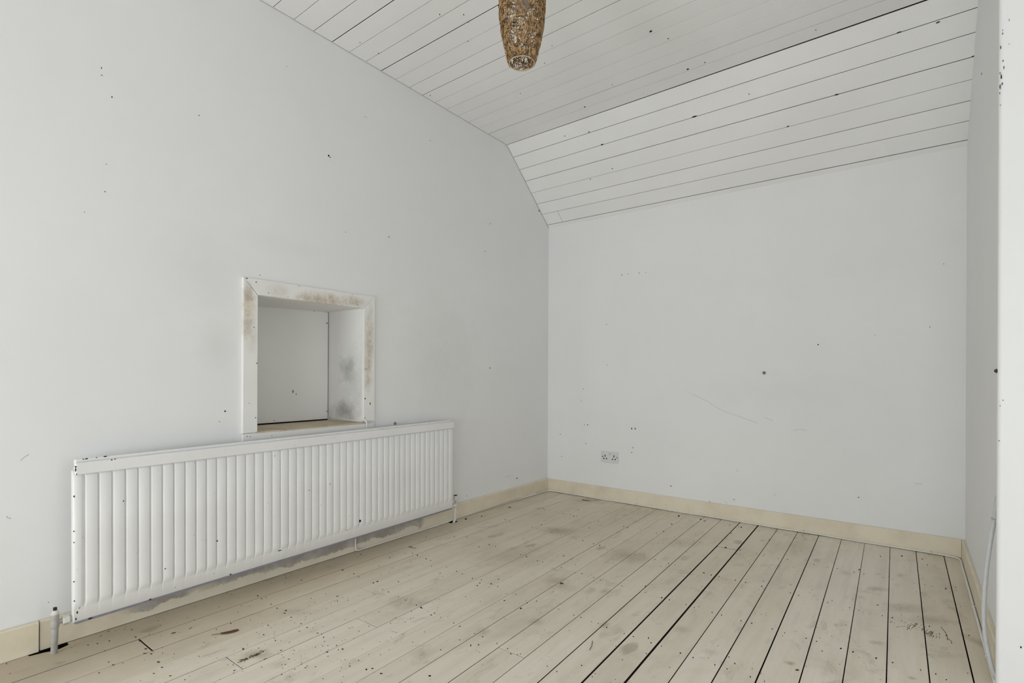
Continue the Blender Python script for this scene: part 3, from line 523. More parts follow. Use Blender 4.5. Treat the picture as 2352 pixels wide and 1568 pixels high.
# walls that the photograph does not show, with the windows that light the room
bm = bmesh.new()
WIN = [(0.25, 1.55, 0.25, 1.35), (2.20, 3.30, 0.20, 1.10)]
for a, b, c, d in ((-0.12, .25, -.06, TOP), (1.55, 2.20, -.06, TOP), (3.30, XS + .12, -.06, TOP), (.25, 1.55, -.06, .25), (.25, 1.55, 1.35, TOP), (2.20, 3.30, -.06, .20), (2.20, 3.30, 1.10, TOP)):
    add_box(bm, a, b, YN - 0.12, YN, c, d)
wall_near = tag(obj('wall_near', bm, M_WALL), 'white wall with two low windows, behind the photographer', 'wall', 'structure')
bm = bmesh.new()
for a, b, c, d in ((YN, -3.45, -.06, TOP), (-2.45, -1.5, -.06, TOP), (-3.45, -2.45, -.06, .35), (-3.45, -2.45, 1.35, TOP)):
    add_box(bm, XS, XS + 0.12, a, b, c, d)
wall_side = tag(obj('wall_side', bm, M_WALL), 'white wall with one small added window, beside the photographer', 'wall', 'structure')


def window(name, horizontal, at, h0, h1, z0, z1, label):
    w = tag(empty(name, (0, 0, 0)), label, 'window', 'structure')
    def bar(nm, a, b, c, d):
        if horizontal: box(nm, a, b, at - 0.03, at + 0.03, c, d, M_VALVE_WHITE, w)
        else: box(nm, at - 0.03, at + 0.03, a, b, c, d, M_VALVE_WHITE, w)
    t = 0.05
    bar('window_frame', h0, h0 + t, z0, z1)
    bar('window_frame', h1 - t, h1, z0, z1)
    bar('window_frame', h0 + t, h1 - t, z0, z0 + t)
    bar('window_frame', h0 + t, h1 - t, z1 - t, z1)
    bar('glazing_bar', (h0 + h1) / 2 - .02, (h0 + h1) / 2 + .02, z0 + t, z1 - t)


window('window_2', True, YN - 0.08, *WIN[0], 'wider white framed low window behind the photographer')
window('window_3', True, YN - 0.08, *WIN[1], 'narrower white framed low window behind the photographer')
window('added_side_window', False, XS + 0.08, -3.45, -2.45, 0.35, 1.35, 'small white framed window beside the photographer, added for side fill light')

# ---------------------------------------------------------------- floor
bm = bmesh.new()
add_box(bm, -0.1, XS + 0.1, YN - 0.1, 0.1, -0.12, -0.06)
add_box(bm, 0.0004, 0.0035, YN, -0.0005, -0.06, -0.0005)  # near-black strips added so the pipe notches and skirting gap look shaded
add_box(bm, 0.0035, XR, -0.0035, -0.0005, -0.06, -0.0005)
floor = tag(obj('floor', bm, M_DARK), 'cream painted wooden floorboards, scuffed and dirty, with open joints', 'floor', 'structure')
# joints: x at y=0, x at y=-3, gap near, gap far (from the corner outwards)
JN = [('v', .171, .195, .0018, .0014), ('u', .301, .328, .003, .0016), ('t', .428, .458, .0016, .0012), ('s', .541, .583, .0022, .0016),
      ('r', .664, .705, .0022, .0014), ('q', .765, .838, .0022, .0014), ('p', .884, .958, .0022, .0018), ('o', .999, 1.080, .0022, .0018),
      ('n', 1.112, 1.193, .003, .0014), ('m', 1.231, 1.322, .004, .002), ('l', 1.345, 1.442, .0035, .002), ('k', 1.459, 1.560, .005, .003),
      ('j', 1.581, 1.675, .009, .005), ('i', 1.695, 1.788, .010, .007), ('h', 1.814, 1.902, .0045, .003), ('g', 1.930, 2.015, .0055, .0035),
      ('f', 2.048, 2.130, .0065, .0045), ('e', 2.169, 2.243, .006, .003), ('d', 2.288, 2.355, .0055, .003), ('c', 2.411, 2.466, .006, .0035),
      ('b', 2.532, 2.577, .0055, .003), ('a', 2.656, 2.687, .007, .0035)]
O0 = Vector((0, 0, 0))
ends = dict(BUTTS)


def jx(j, y, side):
    x = j[1] + (j[2] - j[1]) * (y / -3.0)
    g = j[4] + (j[3] - j[4]) * min(1, y / -3.0)
    return x + side * g / 2


prev = None
for idx, j in enumerate(JN + [None]):
    cuts = [YN]
    key = j[0] if j else None
    # a board between joints prev and j is split where its butt joint was seen; the key is the joint on its far side
    for k, y in ends.items():
        if prev and prev[0] == k: cuts.append(y)
    cuts.append(-0.004)
    for a, b in zip(cuts, cuts[1:]):
        bg = .0022 if prev and prev[0] in 'vj' else .0008
        a2, b2 = a + (bg if a > YN else 0), b - (bg if b < -0.01 else 0)
        lo = (lambda y: jx(prev, y, 1)) if prev else (lambda y: 0.004)
        hi = (lambda y: jx(j, y, -1)) if j else (lambda y: 2.745)
        lift = rng.uniform(-0.0006, 0.0006)
        if prev is None:
            # first board: notched round the two radiator pipes
            poly = [(0.004, YN), (hi(YN), YN), (hi(0), -0.004), (0.004, -0.004), (0.004, -1.175), (0.054, -1.19), (0.058, -1.245), (0.004, -1.25), (0.004, -3.255), (0.040, -3.258), (0.050, -3.285), (0.051, -3.305), (0.040, -3.325), (0.030, -3.365), (0.004, -3.37)]
            bm = bmesh.new()
            add_prism(bm, [(x, y, lift) for x, y in poly], [(x, y, -0.022) for x, y in poly], None, 1)
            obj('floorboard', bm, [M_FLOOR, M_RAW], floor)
        else:
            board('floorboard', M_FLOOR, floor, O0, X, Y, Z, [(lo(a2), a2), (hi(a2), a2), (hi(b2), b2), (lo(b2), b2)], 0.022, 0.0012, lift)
    prev = j
x = 2.745
while x < XS:                                         # boards beyond the step in the wall
    board('floorboard', M_FLOOR, floor, O0, X, Y, Z, [(x + .002, YN), (min(x + .117, XS), YN), (min(x + .117, XS), -1.5), (x + .002, -1.5)], 0.022, 0.0012, 0)
    x += 0.119

# ---------------------------------------------------------------- ceiling
def flat_z(x, y): return 2.785 + 0.0062 * x + 0.0075 * (-0.6 - y)


bm = bmesh.new()
def slab(pts, up):
    add_prism(bm, pts, [tuple(Vector(p) + Vector(up)) for p in pts])
u = 0.03
slab([(-0.12, 0.12, 2.20 + u), (XS + .12, 0.12, 2.20 + u), (XS + .12, -0.6, 2.81 + u), (-0.12, -0.6, 2.785 + u)], (0, 0.06, 0.08))
slab([(-0.12, -0.6, 2.785 + u), (XS + .12, -0.6, 2.81 + u), (XS + .12, YN - .12, 2.85 + u), (-0.12, YN - .12, 2.83 + u)], (0, 0, 0.1))
ceiling = tag(obj('ceiling', bm, M_DARK), 'white painted boarded ceiling, flat in the middle and sloping to the end wall', 'ceiling', 'structure')

US, VS_, NS = X, Vector((0, -0.605, 0.517)).normalized(), Vector((0, -0.517, -0.605)).normalized()
OS = Vector((0, 0.005, 2.268))
k_ = 0.7958 / 0.605
sj = [(-.026, -.028, .0022), (-.109, -.112, .0018), (-.187, -.197, .0022), (-.269, -.282, .0016), (-.354, -.368, .0024), (-.434, -.456, .002), (-.518, -.540, .0024), (-.6, -.621, .0022)]
sv = [((.005 - a) * k_, (.004 - b) * k_, g) for a, b, g in sj]
for i in range(7):
    a, b = sv[i], sv[i + 1]
    q = [(0.003, a[0] + a[2] / 2), (2.80, a[1] + a[2] * .6), (2.80, b[1] - b[2] * .6), (0.003, b[0] - b[2] / 2)]
    lift = rng.uniform(-.0008, .0008)
    if i == 0:                                         # short piece let in at the left end of the lowest board
        c = 0.157
        va, vb = a[0] + a[2] / 2, b[0] - b[2] / 2
        board('ceiling_board', M_CEIL, ceiling, OS, US, VS_, NS, [q[0], (c - .0008, va), (c - .0008, vb), q[3]], 0.018, 0.0012, lift)
        board('ceiling_board', M_CEIL, ceiling, OS, US, VS_, NS, [(c + .0008, va), q[1], q[2], (c + .0008, vb)], 0.018, 0.0012, lift)
    else:
        board('ceiling_board', M_CEIL, ceiling, OS, US, VS_, NS, q, 0.018, 0.0012, lift)
tr = board('trim_1', M_CEIL, None, OS, US, VS_, NS, [(0.003, -0.004), (2.80, -0.004), (2.80, sv[0][1] - .0012), (0.003, sv[0][0] - .0011)], 0.018, 0.0012, 0.001)
tag(tr, 'thin white strip where the sloping boards meet the end wall', 'trim', 'structure')

UF, VF, NF = Vector((1, 0, 0.0062)), Vector((0, -1, 0.0075)), Vector((-0.0062, 0.0075, -1)).normalized()
OF = Vector((0, -0.6, 2.785))
gaps = [.0016, .0026, .0030, .0007, .0007, .0008, .0014, .0022, .0014, .0014, .0014, .0022, .0022, .0022, .0026, .0018, .0022]
gapl = [.003, .0010, .0042, .0014, .0010, .0020, .0018, .0018, .0030, .0016, .0020, .0034, .0022, .0018, .0034, .0026, .0014, .0026]
v, k = 0.0, 0
nb = int((-0.6 - YN) / 0.1101)
gapl = [g_ * 1.15 for g_ in gapl]
gaps = [g_ * 0.9 for g_ in gaps]
for i in range(nb + 1):
    v0, v1 = (0.0 if i == 0 else 0.004 + 0.1101 * i), 0.004 + 0.1101 * (i + 1)
    g0l, g1l = gapl[i % len(gapl)], gapl[(i + 1) % len(gapl)]
    g0r, g1r = gaps[i % len(gaps)], gaps[(i + 1) % len(gaps)]
    xe = 2.80 if v1 < 0.97 else XS
    d = 0.010
    q = [(0.003, v0 + g0l / 2), (xe, v0 + d * xe + g0r / 2), (xe, v1 + d * xe - g1r / 2), (0.003, v1 - g1l / 2)]
    board('ceiling_board', M_CEIL, ceiling, OF, UF, VF, NF, q, 0.018, 0.0010, rng.uniform(-.0006, .0006))

bm = bmesh.new()
for x, y, a, b in FLAT_SPOTS:
    add_blob(bm, rng, (x, y, flat_z(x, y)), (a, 0, 0), (0, b, 0), NF, 0.0022)
for x, y, a, b in SLOPE_SPOTS:
    add_blob(bm, rng, OS + X * x + VS_ * ((.005 - y) * k_), (a, 0, 0), VS_ * (b * k_), NS, 0.0022)
tag(obj('paint_chips', bm, M_GRIT, ceiling), kind='stuff')

# ---------------------------------------------------------------- skirtings
def skirt_profile(name, pts_lo, pts_hi, mat, parent):
    """a board given by matching rings of its outline at both ends"""
    bm = bmesh.new()
    add_prism(bm, pts_lo, pts_hi)
    return obj(name, bm, mat, parent)


def left_board(y0, y1, th, ztop, zb0, zb1, mat, parent):
    def ring(y, zb): return [(0.0022, y, zb), (th, y, zb), (th, y, ztop - .004), (th - .004, y, ztop), (0.0022, y, ztop)]
    return skirt_profile('skirting_board', ring(y0, zb0), ring(y1, zb1), mat, parent)


bl = tag(empty('baseboard_left'), 'cream skirting along the radiator wall, bare grey in patches under the radiator', 'skirting', 'structure')
left_board(YN, -3.338, 0.020, 0.108, 0.001, 0.001, M_SKIRT, bl)
left_board(-3.334, -1.26, 0.016, 0.107, 0.002, 0.003, M_SKIRT_BARE, bl)
left_board(-1.26, -0.50, 0.016, 0.107, 0.009, 0.015, M_SKIRT, bl)
left_board(-0.499, -0.0165, 0.0165, 0.107, 0.015, 0.003, M_SKIRT, bl)
bb = tag(empty('baseboard_back'), 'cream skirting along the socket wall, with a cable at its foot', 'skirting', 'structure')
def ringb(x): return [(x, -0.0022, 0.003), (x, -0.016, 0.003), (x, -0.016, 0.100), (x, -0.012, 0.104), (x, -0.0022, 0.104)]
skirt_profile('skirting_board', ringb(0.0005), ringb(XR - .017), M_SKIRT, bb)
br = tag(empty('baseboard_right'), 'cream skirting on the narrow shaded wall strip', 'skirting', 'structure')
def ringr(y): return [(XR - .0005, y, 0.002), (XR - .016, y, 0.002), (XR - .016, y, 0.100), (XR - .012, y, 0.104), (XR - .0005, y, 0.104)]
skirt_profile('skirting_board', ringr(-1.4995), ringr(-0.0005), M_SKIRT, br)

# ---------------------------------------------------------------- boarded-up window recess
w1 = tag(empty('window_1'), 'square boarded recess with stained white architrave above the radiator', 'recess', 'structure')
D = -0.295
YA, YB, YC, YD = -2.621, -2.550, -1.941, -1.862        # architrave outer and inner edges
ZT, ZI, ZS = 1.453, 1.375, 0.722
def arch(poly, nm='architrave'):
    bm = bmesh.new()
    cy = sum(p[0] for p in poly) / 4
    cz = sum(p[1] for p in poly) / 4
    ins = [(p[0] + (.0025 if p[0] < cy else -.0025), p[1] + (.0025 if p[1] < cz else -.0025)) for p in poly]
    add_prism(bm, [(0.0145, y, z) for y, z in poly], [(0.0005, y, z) for y, z in poly], [(0.017, y, z) for y, z in ins])
    return obj(nm, bm, M_ARCH, w1)
g = .0008
arch([(YA, ZT), (YD, ZT - .001), (YC - g, ZI), (YB + g, ZI + .001)])
arch([(YA, ZS - .004), (YB, ZS - .004), (YB, ZI - g), (YA, ZT - 2 * g)])
arch([(YC, ZS + .008), (YD, ZS + .006), (YD, ZT - 2 * g), (YC, ZI - g)])
box('sill_apron', 0.0005, 0.018, YA + .002, YD - .006, 0.56, ZS - .0055, M_BOARDWHITE, w1, 0.002)
box('sill_board', D - 0.01, 0.0175, YB - .012, YC + .012, ZS - .016, ZS, M_SILL, w1, 0.001)
box('reveal_board', D - .012, 0.0005, YB - .016, YB, ZS, ZI + .012, M_BOARDWHITE, w1)
bm = bmesh.new()
add_prism(bm, [(0.0005, YC, ZI + .01), (0.0005, YC + .012, ZI + .01), (D - .012, YC + .004, ZI + .01), (D - .012, YC - .018, ZI + .01)],
          [(0.0005, YC, ZS + .001), (0.0005, YC + .012, ZS + .001), (D - .012, YC + .004, ZS + .001), (D - .012, YC - .018, ZS + .001)])
obj('reveal_board', bm, M_REVEAL, w1)
bm = bmesh.new()
add_prism(bm, [(0.0005, YB, ZI), (0.0005, YC, ZI), (D - .012, YC - .018, ZI - .003), (D - .012, YB, ZI - .018)],
          [(0.0005, YB, ZI + .012), (0.0005, YC, ZI + .012), (D - .012, YC - .018, ZI + .012), (D - .012, YB, ZI + .012)])
obj('soffit_board', bm, M_BOARDWHITE, w1)
box('back_panel', D - .010, D, YB + .001, YC - .025, ZS + .008, ZI - .004, M_BOARDWHITE, w1, 0.001)
box('recess_backing', D - .05, D - .022, YB - .03, YC + .03, ZS - .03, ZI + .03, M_DARK, w1)
bm = bmesh.new()
for y, z, a, b in ((-1.975, 1.305, .006, .004), (-1.972, .775, .003, .004), (-2.19, .90, .004, .012), (-2.17, .885, .002, .008), (-2.06, 1.37, .01, .002), (-2.30, .742, .004, .002)):
    add_blob(bm, rng, (D, y, z), (0, a, 0), (0, 0, b), X, .0016)
for y, z, a, b in ((-2.5, 1.392, .003, .002), (-2.40, 1.385, .003, .002), (-2.25, 1.395, .002, .002), (-2.06, 1.387, .003, .002), (-1.985, 1.39, .005, .002), (-2.57, 1.22, .004, .003), (-2.555, 1.05, .003, .004), (-2.56, .79, .003, .003), (-2.59, .86, .002, .002), (-1.93, .86, .006, .005), (-1.925, 1.03, .003, .003), (-1.895, .83, .004, .008), (-1.93, .75, .004, .003), (-2.60, .705, .003, .003), (-2.585, .703, .003, .003), (-2.48, .698, .003, .003), (-2.56, 1.436, .004, .003), (-2.605, 1.447, .006, .003), (-2.34, 1.447, .003, .002), (-2.02, 1.445, .003, .002)):
    add_blob(bm, rng, (.017, y, z), (0, a, 0), (0, 0, b), X, .0016)
tag(obj('dirt_specks', bm, M_GRIT, w1), kind='stuff')

# ---------------------------------------------------------------- specks and scuffs on the walls
def wall_marks(parent, items, P, A, B, N, scuffs=()):
    bm = bmesh.new()
    for h, z, a, b in items:
        add_blob(bm, rng, P(h, z), A * a, B * b, N, 0.0016)
    for line in scuffs:
        add_tube(bm, spline([Vector(p) for p in line], 4), 0.0012, 4, True, 1)
    o = obj('dirt_marks', bm, [M_GRIT, M_SCUFF], parent)
    tag(o, kind='stuff')


wall_marks(wall_left, LEFT_SPOTS, lambda y, z: Vector((0, y, z)), Y, Z, X, SCUFF_LEFT)
wall_marks(wall_back, BACK_SPOTS, lambda x, z: Vector((x, 0, z)), X, Z, -Y, SCUFF_BACK)
wall_marks(wall_return, [s for s in FACE_SPOTS if s[0] > XE + .001], lambda x, z: Vector((x, YF, z)), X, Z, -Y)
wall_marks(wall_right, [(SLIVER_SPOTS[0][0], SLIVER_SPOTS[0][1], .008, .005)], lambda y, z: Vector((XR, y, z)), Y, Z, -X)

# ---------------------------------------------------------------- radiator
rad = tag(empty('radiator', (0.105, -2.27, 0.103)), 'long white fluted panel radiator with chipped edges under the boarded recess', 'radiator')
RO = Vector((0.125, -3.2635, 0.103))
RU = (Vector((0.090, -1.2710, 0.1135)) - RO)
RL = RU.length
RU.normalize()
RW = (Z - RU * Z.dot(RU)).normalized()
RN = RU.cross(RW).normalized()
if RN.x < 0: RN = -RN
def RP(u, w, n): return RO + RU * u + RW * w + RN * n
NG, U0 = 47, 0.033
PITCH = (RL - 0.033 - 0.047) / (NG - 1)
prof = [(0.0, -.30), (.030, .05), (.080, .70), (.15, .82), (.38, .96), (.5, 1.0), (.62, .96), (.85, .82), (.920, .70), (.970, .05)]
cols = [(0.0, 0.0), (0.004, .55), (0.012, .72), (U0 * .6, .80), (U0 * .85, .6)]
for i in range(NG):
    p = PITCH if i < NG - 1 else 0.044
    cols += [(U0 + PITCH * i + f * p, h) for f, h in prof]
cols += [(RL - 0.0005, 0.1)]
rows = [(0.0, 0.0, -0.004), (0.004, 0.0, 0), (0.048, 0.0, 0), (0.054, 0.25, 0), (0.066, 0.95, 0), (0.075, 1.0, 0), (0.30, 1.0, 0), (0.524, 1.0, 0), (0.530, 0.0, -.004), (0.545, 0.0, -.004)]
bm = bmesh.new()
grid = []
for w, A, dn in rows:
    grid.append([bm.verts.new(RP(uu, w, -0.0075 + 0.0075 * h * A + dn)) for uu, h in cols])
back = [[bm.verts.new(RP(uu, w, -0.026)) for uu in (0.0, RL)] for w in (0.0, 0.545)]
for i in range(len(rows) - 1):
    for j in range(len(cols) - 1):
        f = bm.faces.new((grid[i][j], grid[i][j + 1], grid[i + 1][j + 1], grid[i + 1][j]))
        f.smooth = True
bm.faces.new((back[0][0], back[0][1], back[1][1], back[1][0]))
bm.faces.new([grid[i][0] for i in range(len(rows))] + [back[1][0], back[0][0]])
bm.faces.new([grid[i][-1] for i in range(len(rows))] + [back[1][1], back[0][1]])
bm.faces.new(grid[0] + [back[0][1], back[0][0]])
bm.faces.new(grid[-1] + [back[1][1], back[1][0]])
keep(obj('front_panel', bm, M_RAD), rad)


def rad_box(name, u0, u1, w0, w1, n0, n1, mat, bev):
    bm = bmesh.new()
    add_box(bm, u0, u1, w0, w1, n0, n1, bev, 2)
    for v_ in bm.verts: v_.co = RP(*v_.co)
    return keep(obj(name, bm, mat, None), rad)


rad_box('top_rail', 0.006, RL + 0.004, 0.531, 0.573, -0.017, 0.003, M_RAD, 0.003)
rad_box('top_strip', 0.010, RL - 0.006, 0.560, 0.583, -0.040, -0.0205, M_RAD, 0.004)
rad_box('rear_panel', 0.01, RL - 0.01, 0.010, 0.555, -0.042, -0.030, M_RAD, 0.002)
rad_box('bottom_seam', 0.006, RL - 0.004, -0.0075, 0.0010, -0.024, -0.010, plain('bluish_worn_seam', (.24, .25, .30), .6), 0.001)
bm = bmesh.new()
for uu, w, a, b, n_ in ((.034, .582, .003, .003, -.022), (.043, .5825, .006, .003, -.022), (.073, .583, .003, .002, -.022), (.10, .5835, .007, .003, -.022), (.112, .571, .004, .003, .002), (.123, .573, .003, .003, .002), (.006, .561, .003, .004, .002), (.0055, .55, .0025, .008, .002), (.009, .535, .003, .003, .002), (.002, .455, .002, .004, -.003), (.001, .33, .002, .003, -.003), (.001, .29, .002, .003, -.003), (.001, .15, .002, .003, -.003), (.002, .08, .002, .003, -.003), (.012, .035, .003, .006, -.008), (.008, .012, .003, .007, -.008), (.018, .049, .004, .002, -.008), (.05, -.001, .008, .003, -.008), (.33, .02, .002, .002, -.008), (.48, .03, .002, .002, -.008), (.24, .002, .006, .003, -.007), (.55, .005, .005, .003, -.007), (.78, .048, .012, .003, -.007), (1.24, .085, .008, .008, -.001), (1.16, .055, .004, .004, -.007), (1.32, .07, .004, .003, -.004), (1.58, .065, .01, .005, -.005), (.93, .31, .003, .003, 0), (1.99, .36, .003, .003, -.006), (1.915, .44, .003, .008, -.002), (.49, .17, .003, .004, 0), (.15, .41, .002, .003, 0), (.29, .11, .002, .003, 0), (.75, .505, .002, .002, 0), (1.05, .32, .003, .003, 0), (1.2, .565, .003, .003, .002), (.85, .545, .003, .003, .002), (1.45, .568, .003, .002, .002), (.38, .552, .002, .002, .002)):
    add_blob(bm, rng, RP(uu, w, n_), RU * a, RW * b, RN, .0012)
keep(tag(obj('paint_chips', bm, M_GRIT), kind='stuff'), rad)

# lockshield valve at the near end, unpainted-looking grey
vb = Vector((0.100, -3.310, 0.116))
v1 = keep(lathe('inlet_valve', vb - Z * .020, Z, [(0, .008), (.004, .0115), (.014, .0125), (.026, .012), (.032, .010), (.036, .0115), (.050, .0115), (.052, .0105)], M_VALVE_GREY), rad)
tag(v1, 'grey painted valve at the near end')
lathe('bonnet', vb + Z * .028, Z, [(0, .0095), (.004, .0125), (.008, .0125), (.013, .008), (.018, .007)], M_VALVE_WHITE, v1, 12)
box('spindle', vb.x - .005, vb.x + .005, vb.y - .005, vb.y + .005, vb.z + .044, vb.z + .056, M_BLACK, v1, .001)
lathe('side_arm', vb + Vector((0, .006, .002)), Y, [(0, .009), (.014, .007), (.020, .007)], M_VALVE_GREY, v1, 12)
lathe('union_nut', vb + Vector((-.002, .020, .0)), Y, [(0, .015), (.002, .0175), (.018, .0175), (.020, .015)], M_VALVE_WHITE, v1, 6, False)
lathe('threaded_tail', vb + Vector((-.003, .040, .0)), Y, [(0, .010), (.003, .012), (.006, .009), (.009, .012), (.012, .009), (.016, .009)], M_VALVE_WHITE, v1, 12)
bm = bmesh.new()
add_tube(bm, spline([vb - Z * .018, vb + Vector((-.004, 0, -.05)), vb + Vector((-.018, .002, -.09)), vb + Vector((-.032, .004, -.125)), vb + Vector((-.036, .005, -.135))], 5), .0098, 12)
obj('supply_pipe', bm, M_VALVE_GREY, v1)

# valve at the far end with a plastic cap
vb = Vector((0.068, -1.229, 0.122))
v2 = keep(lathe('outlet_valve', vb - Z * .020, Z, [(0, .007), (.005, .010), (.020, .011), (.028, .007), (.034, .006)], M_VALVE_WHITE), rad)
tag(v2, 'white capped valve at the far end')
lathe('valve_neck', vb + Z * .012, Z, [(0, .006), (.016, .007), (.020, .006)], M_VALVE_GREY, v2, 10)
lathe('valve_cap', vb + Z * .030, Z, [(0, .009), (.003, .0115), (.030, .0135), (.034, .0125)], M_VALVE_WHITE, v2, 12)
lathe('cap_top', vb + Z * .064, Z, [(0, .0128), (.003, .0125), (.004, .010)], M_BLACK, v2, 12)
lathe('union_nut', vb + Vector((0, -.026, 0)), Y, [(0, .012), (.002, .015), (.014, .015), (.016, .012)], M_VALVE_WHITE, v2, 6, False)
lathe('threaded_tail', vb + Vector((0, -.045, 0)), Y, [(0, .009), (.040, .008)], M_VALVE_WHITE, v2, 10)
bm = bmesh.new()
add_tube(bm, spline([vb - Z * .018, vb + Vector((-.004, .001, -.06)), vb + Vector((-.010, .008, -.095)), vb + Vector((-.022, .004, -.125)), vb + Vector((-.030, .000, -.142))], 5), .0078, 10)
obj('supply_pipe', bm, M_VALVE_WHITE, v2)

# ---------------------------------------------------------------- pendant lamp
LX, LY = 1.315, -2.196
ZR = flat_z(LX, LY)
lamp = tag(empty('pendant_lamp', (LX, LY, ZR)), 'narrow brown woven vine pendant lampshade hanging from the boarded ceiling', 'lamp')
pr = [(2.190, .049), (2.205, .053), (2.235, .062), (2.28, .0715), (2.33, .080), (2.38, .0855), (2.42, .087), (2.47, .084), (2.53, .074), (2.58, .060), (2.61, .048)]
def shade_r(z):
    for (a, ra), (b, rb) in zip(pr, pr[1:]):
        if z <= b: return ra + (rb - ra) * max(0, (z - a)) / (b - a)
    return pr[-1][1]
lr = random.Random(21)
bm = bmesh.new()
for s in range(215):
    th, zz = lr.random() * 2 * math.pi, lr.uniform(2.19, 2.61)
    w1_, w2_ = lr.uniform(.35, 1.3), lr.uniform(.5, 1.7)
    p1, p2 = lr.random() * 6.3, lr.random() * 6.3
    amp, dr = lr.uniform(.02, .09), lr.uniform(-.30, .30)
    off, ro = lr.uniform(-.0035, .003), lr.random() * 6.3
    pts = []
    for i in range(26):
        q = i * 0.33
        z = zz + amp * math.sin(w1_ * q + p1)
        if z < 2.19: z = 2.19 + (2.19 - z) * .5
        if z > 2.61: z = 2.61 - (z - 2.61) * .5
        t = th + dr * q * 1.2 + .38 * math.sin(w2_ * q + p2)
        r_ = shade_r(z) + off + .002 * math.sin(q * 2.1 + ro)
        pts.append((LX + r_ * math.cos(t), LY + r_ * math.sin(t), z))
    add_tube(bm, pts, lr.uniform(.0011, .0021), 4, False)
keep(tag(obj('lamp_shade', bm, M_VINE, None, False, False), 'tangled brown vine weave'), lamp)
for nm, z_, rr in (('bottom_ring', 2.190, .048), ('top_ring', 2.610, .047)):
    ringp = [(LX + rr * math.cos(i * math.pi / 12), LY + rr * math.sin(i * math.pi / 12), z_) for i in range(25)]
    keep(tube(nm, ringp, .0022, M_VINE_HIGHLIGHT if nm == 'bottom_ring' else M_VINE, None, 6), lamp)
keep(lathe('light_bulb', (LX, LY, 2.385), Z, [(0, .004), (.006, .018), (.02, .027), (.035, .030), (.055, .026), (.075, .016), (.09, .0135), (.10, .013)], M_BULB), lamp)
keep(lathe('lamp_holder', (LX, LY, 2.478), Z, [(0, .018), (.05, .018), (.06, .010), (.075, .006)], M_CORD), lamp)
keep(tube('flex', [(LX, LY, 2.55), (LX, LY, ZR - .03)], .0035, M_CORD), lamp)
keep(lathe('ceiling_rose', (LX, LY, ZR - .002), -Z, [(0, .04), (.012, .04), (.022, .025), (.032, .010)], M_CORD), lamp)

# ---------------------------------------------------------------- socket
so = tag(empty('double_socket', (0.5935, 0, 0.3475)), 'white double wall socket with one rusty screw above the end wall skirting', 'socket')
bm = bmesh.new()
add_box(bm, 0.518, 0.669, -0.009, 0.001, 0.3035, 0.3915, 0.003, 2)
keep(obj('face_plate', bm, M_PLASTIC), so)
for i, (x, y, z) in enumerate(SOCKET_HOLES[:6]):
    a, b = (.0035, .0085) if i in (0, 3) else (.0045, .0055)
    keep(box('pin_hole', x - a, x + a, -.0098, -.006, z - b, z + b, M_BLACK), so)
for i, mt in ((6, M_BLACK), (7, M_RUST)):
    x, y, z = SOCKET_HOLES[i]
    keep(lathe('screw', (x, -.0085, z), -Y, [(0, .0052), (.0012, .0048), (.002, .003)], mt, None, 10), so)
x, y, z = SOCKET_HOLES[8]
bm = bmesh.new()
add_blob(bm, rng, (x, -.009, z), (.003, 0, 0), (0, 0, .008), -Y, .001)
keep(tag(obj('grime', bm, M_GRIT2)), so)

# ---------------------------------------------------------------- cables
cable = tag(empty('skirting_cable', (0.024, -1.99, 0)), 'thin white cable from the recess, running behind the radiator and along the skirtings', 'cable')
path = [(-.285, -1.958, .738), (-.15, -1.950, .732), (-.04, -1.944, .730), (.010, -1.938, .736), (.0255, -1.928, .728), (.0245, -1.924, .69), (.024, -1.93, .55), (.024, -1.965, .30), (.026, -1.990, .13), (.0235, -1.996, .06), (.0235, -1.992, .016), (.0235, -1.975, .0065), (.0235, -1.90, .006), (.0235, -1.6, .006), (.0225, -1.30, .006), (.010, -1.15, .005), (.0065, -.95, .005), (.0065, -.60, .005), (.014, -.42, .006), (.0235, -.20, .007), (.026, -.07, .008), (.04, -.035, .009), (.10, -.0225, .008)]
for i in range(1, 12):
    path.append((.10 + i * .215, -.0225, .007 + .0012 * math.sin(i * 2.3)))
path += [(2.62, -.0225, .007), (2.690, -.028, .0065), (2.716, -.045, .006), (2.7245, -.09, .0055)]
for i in range(1, 12):
    path.append((2.7245 - .0012 * math.sin(i * 1.7) ** 2, -.09 - i * .128, .0055))
bm = bmesh.new()
add_tube(bm, spline(path, 5), .0046, 8)
keep(obj('sheath', bm, M_CABLE), cable)
def clip(p, along):
    p = Vector(p)
    c = bpy.data.objects.new('cable_clip', CLIP)
    COL.objects.link(c)
    c.location = p
    c.rotation_euler = (0, 0, along)
    return keep(c, cable)
bm = bmesh.new()
ringp = [(0, .0062 * math.cos(a), .0062 * math.sin(a)) for a in [i * math.pi / 6 for i in range(13)]]
add_tube(bm, ringp, .0018, 6)
add_tube(bm, [(0, .004, .0055), (0, .001, .016)], .0016, 6)
CLIP = bpy.data.meshes.new('cable_clip')
bm.to_mesh(CLIP); bm.free()
CLIP.materials.append(M_VALVE_WHITE)
for x in (.265, .30 + .535, 1.33, 1.965, 2.60): clip((x, -.0225, .007), 0)
for p in ((2.7245, -.79, .0055), (2.7240, -1.30, .0055)): clip(p, R(90))
for p in ((.0235, -1.965, .0065), (.0235, -.20, .007)): clip(p, R(90))
clip((.016, -1.936, .735), R(20))

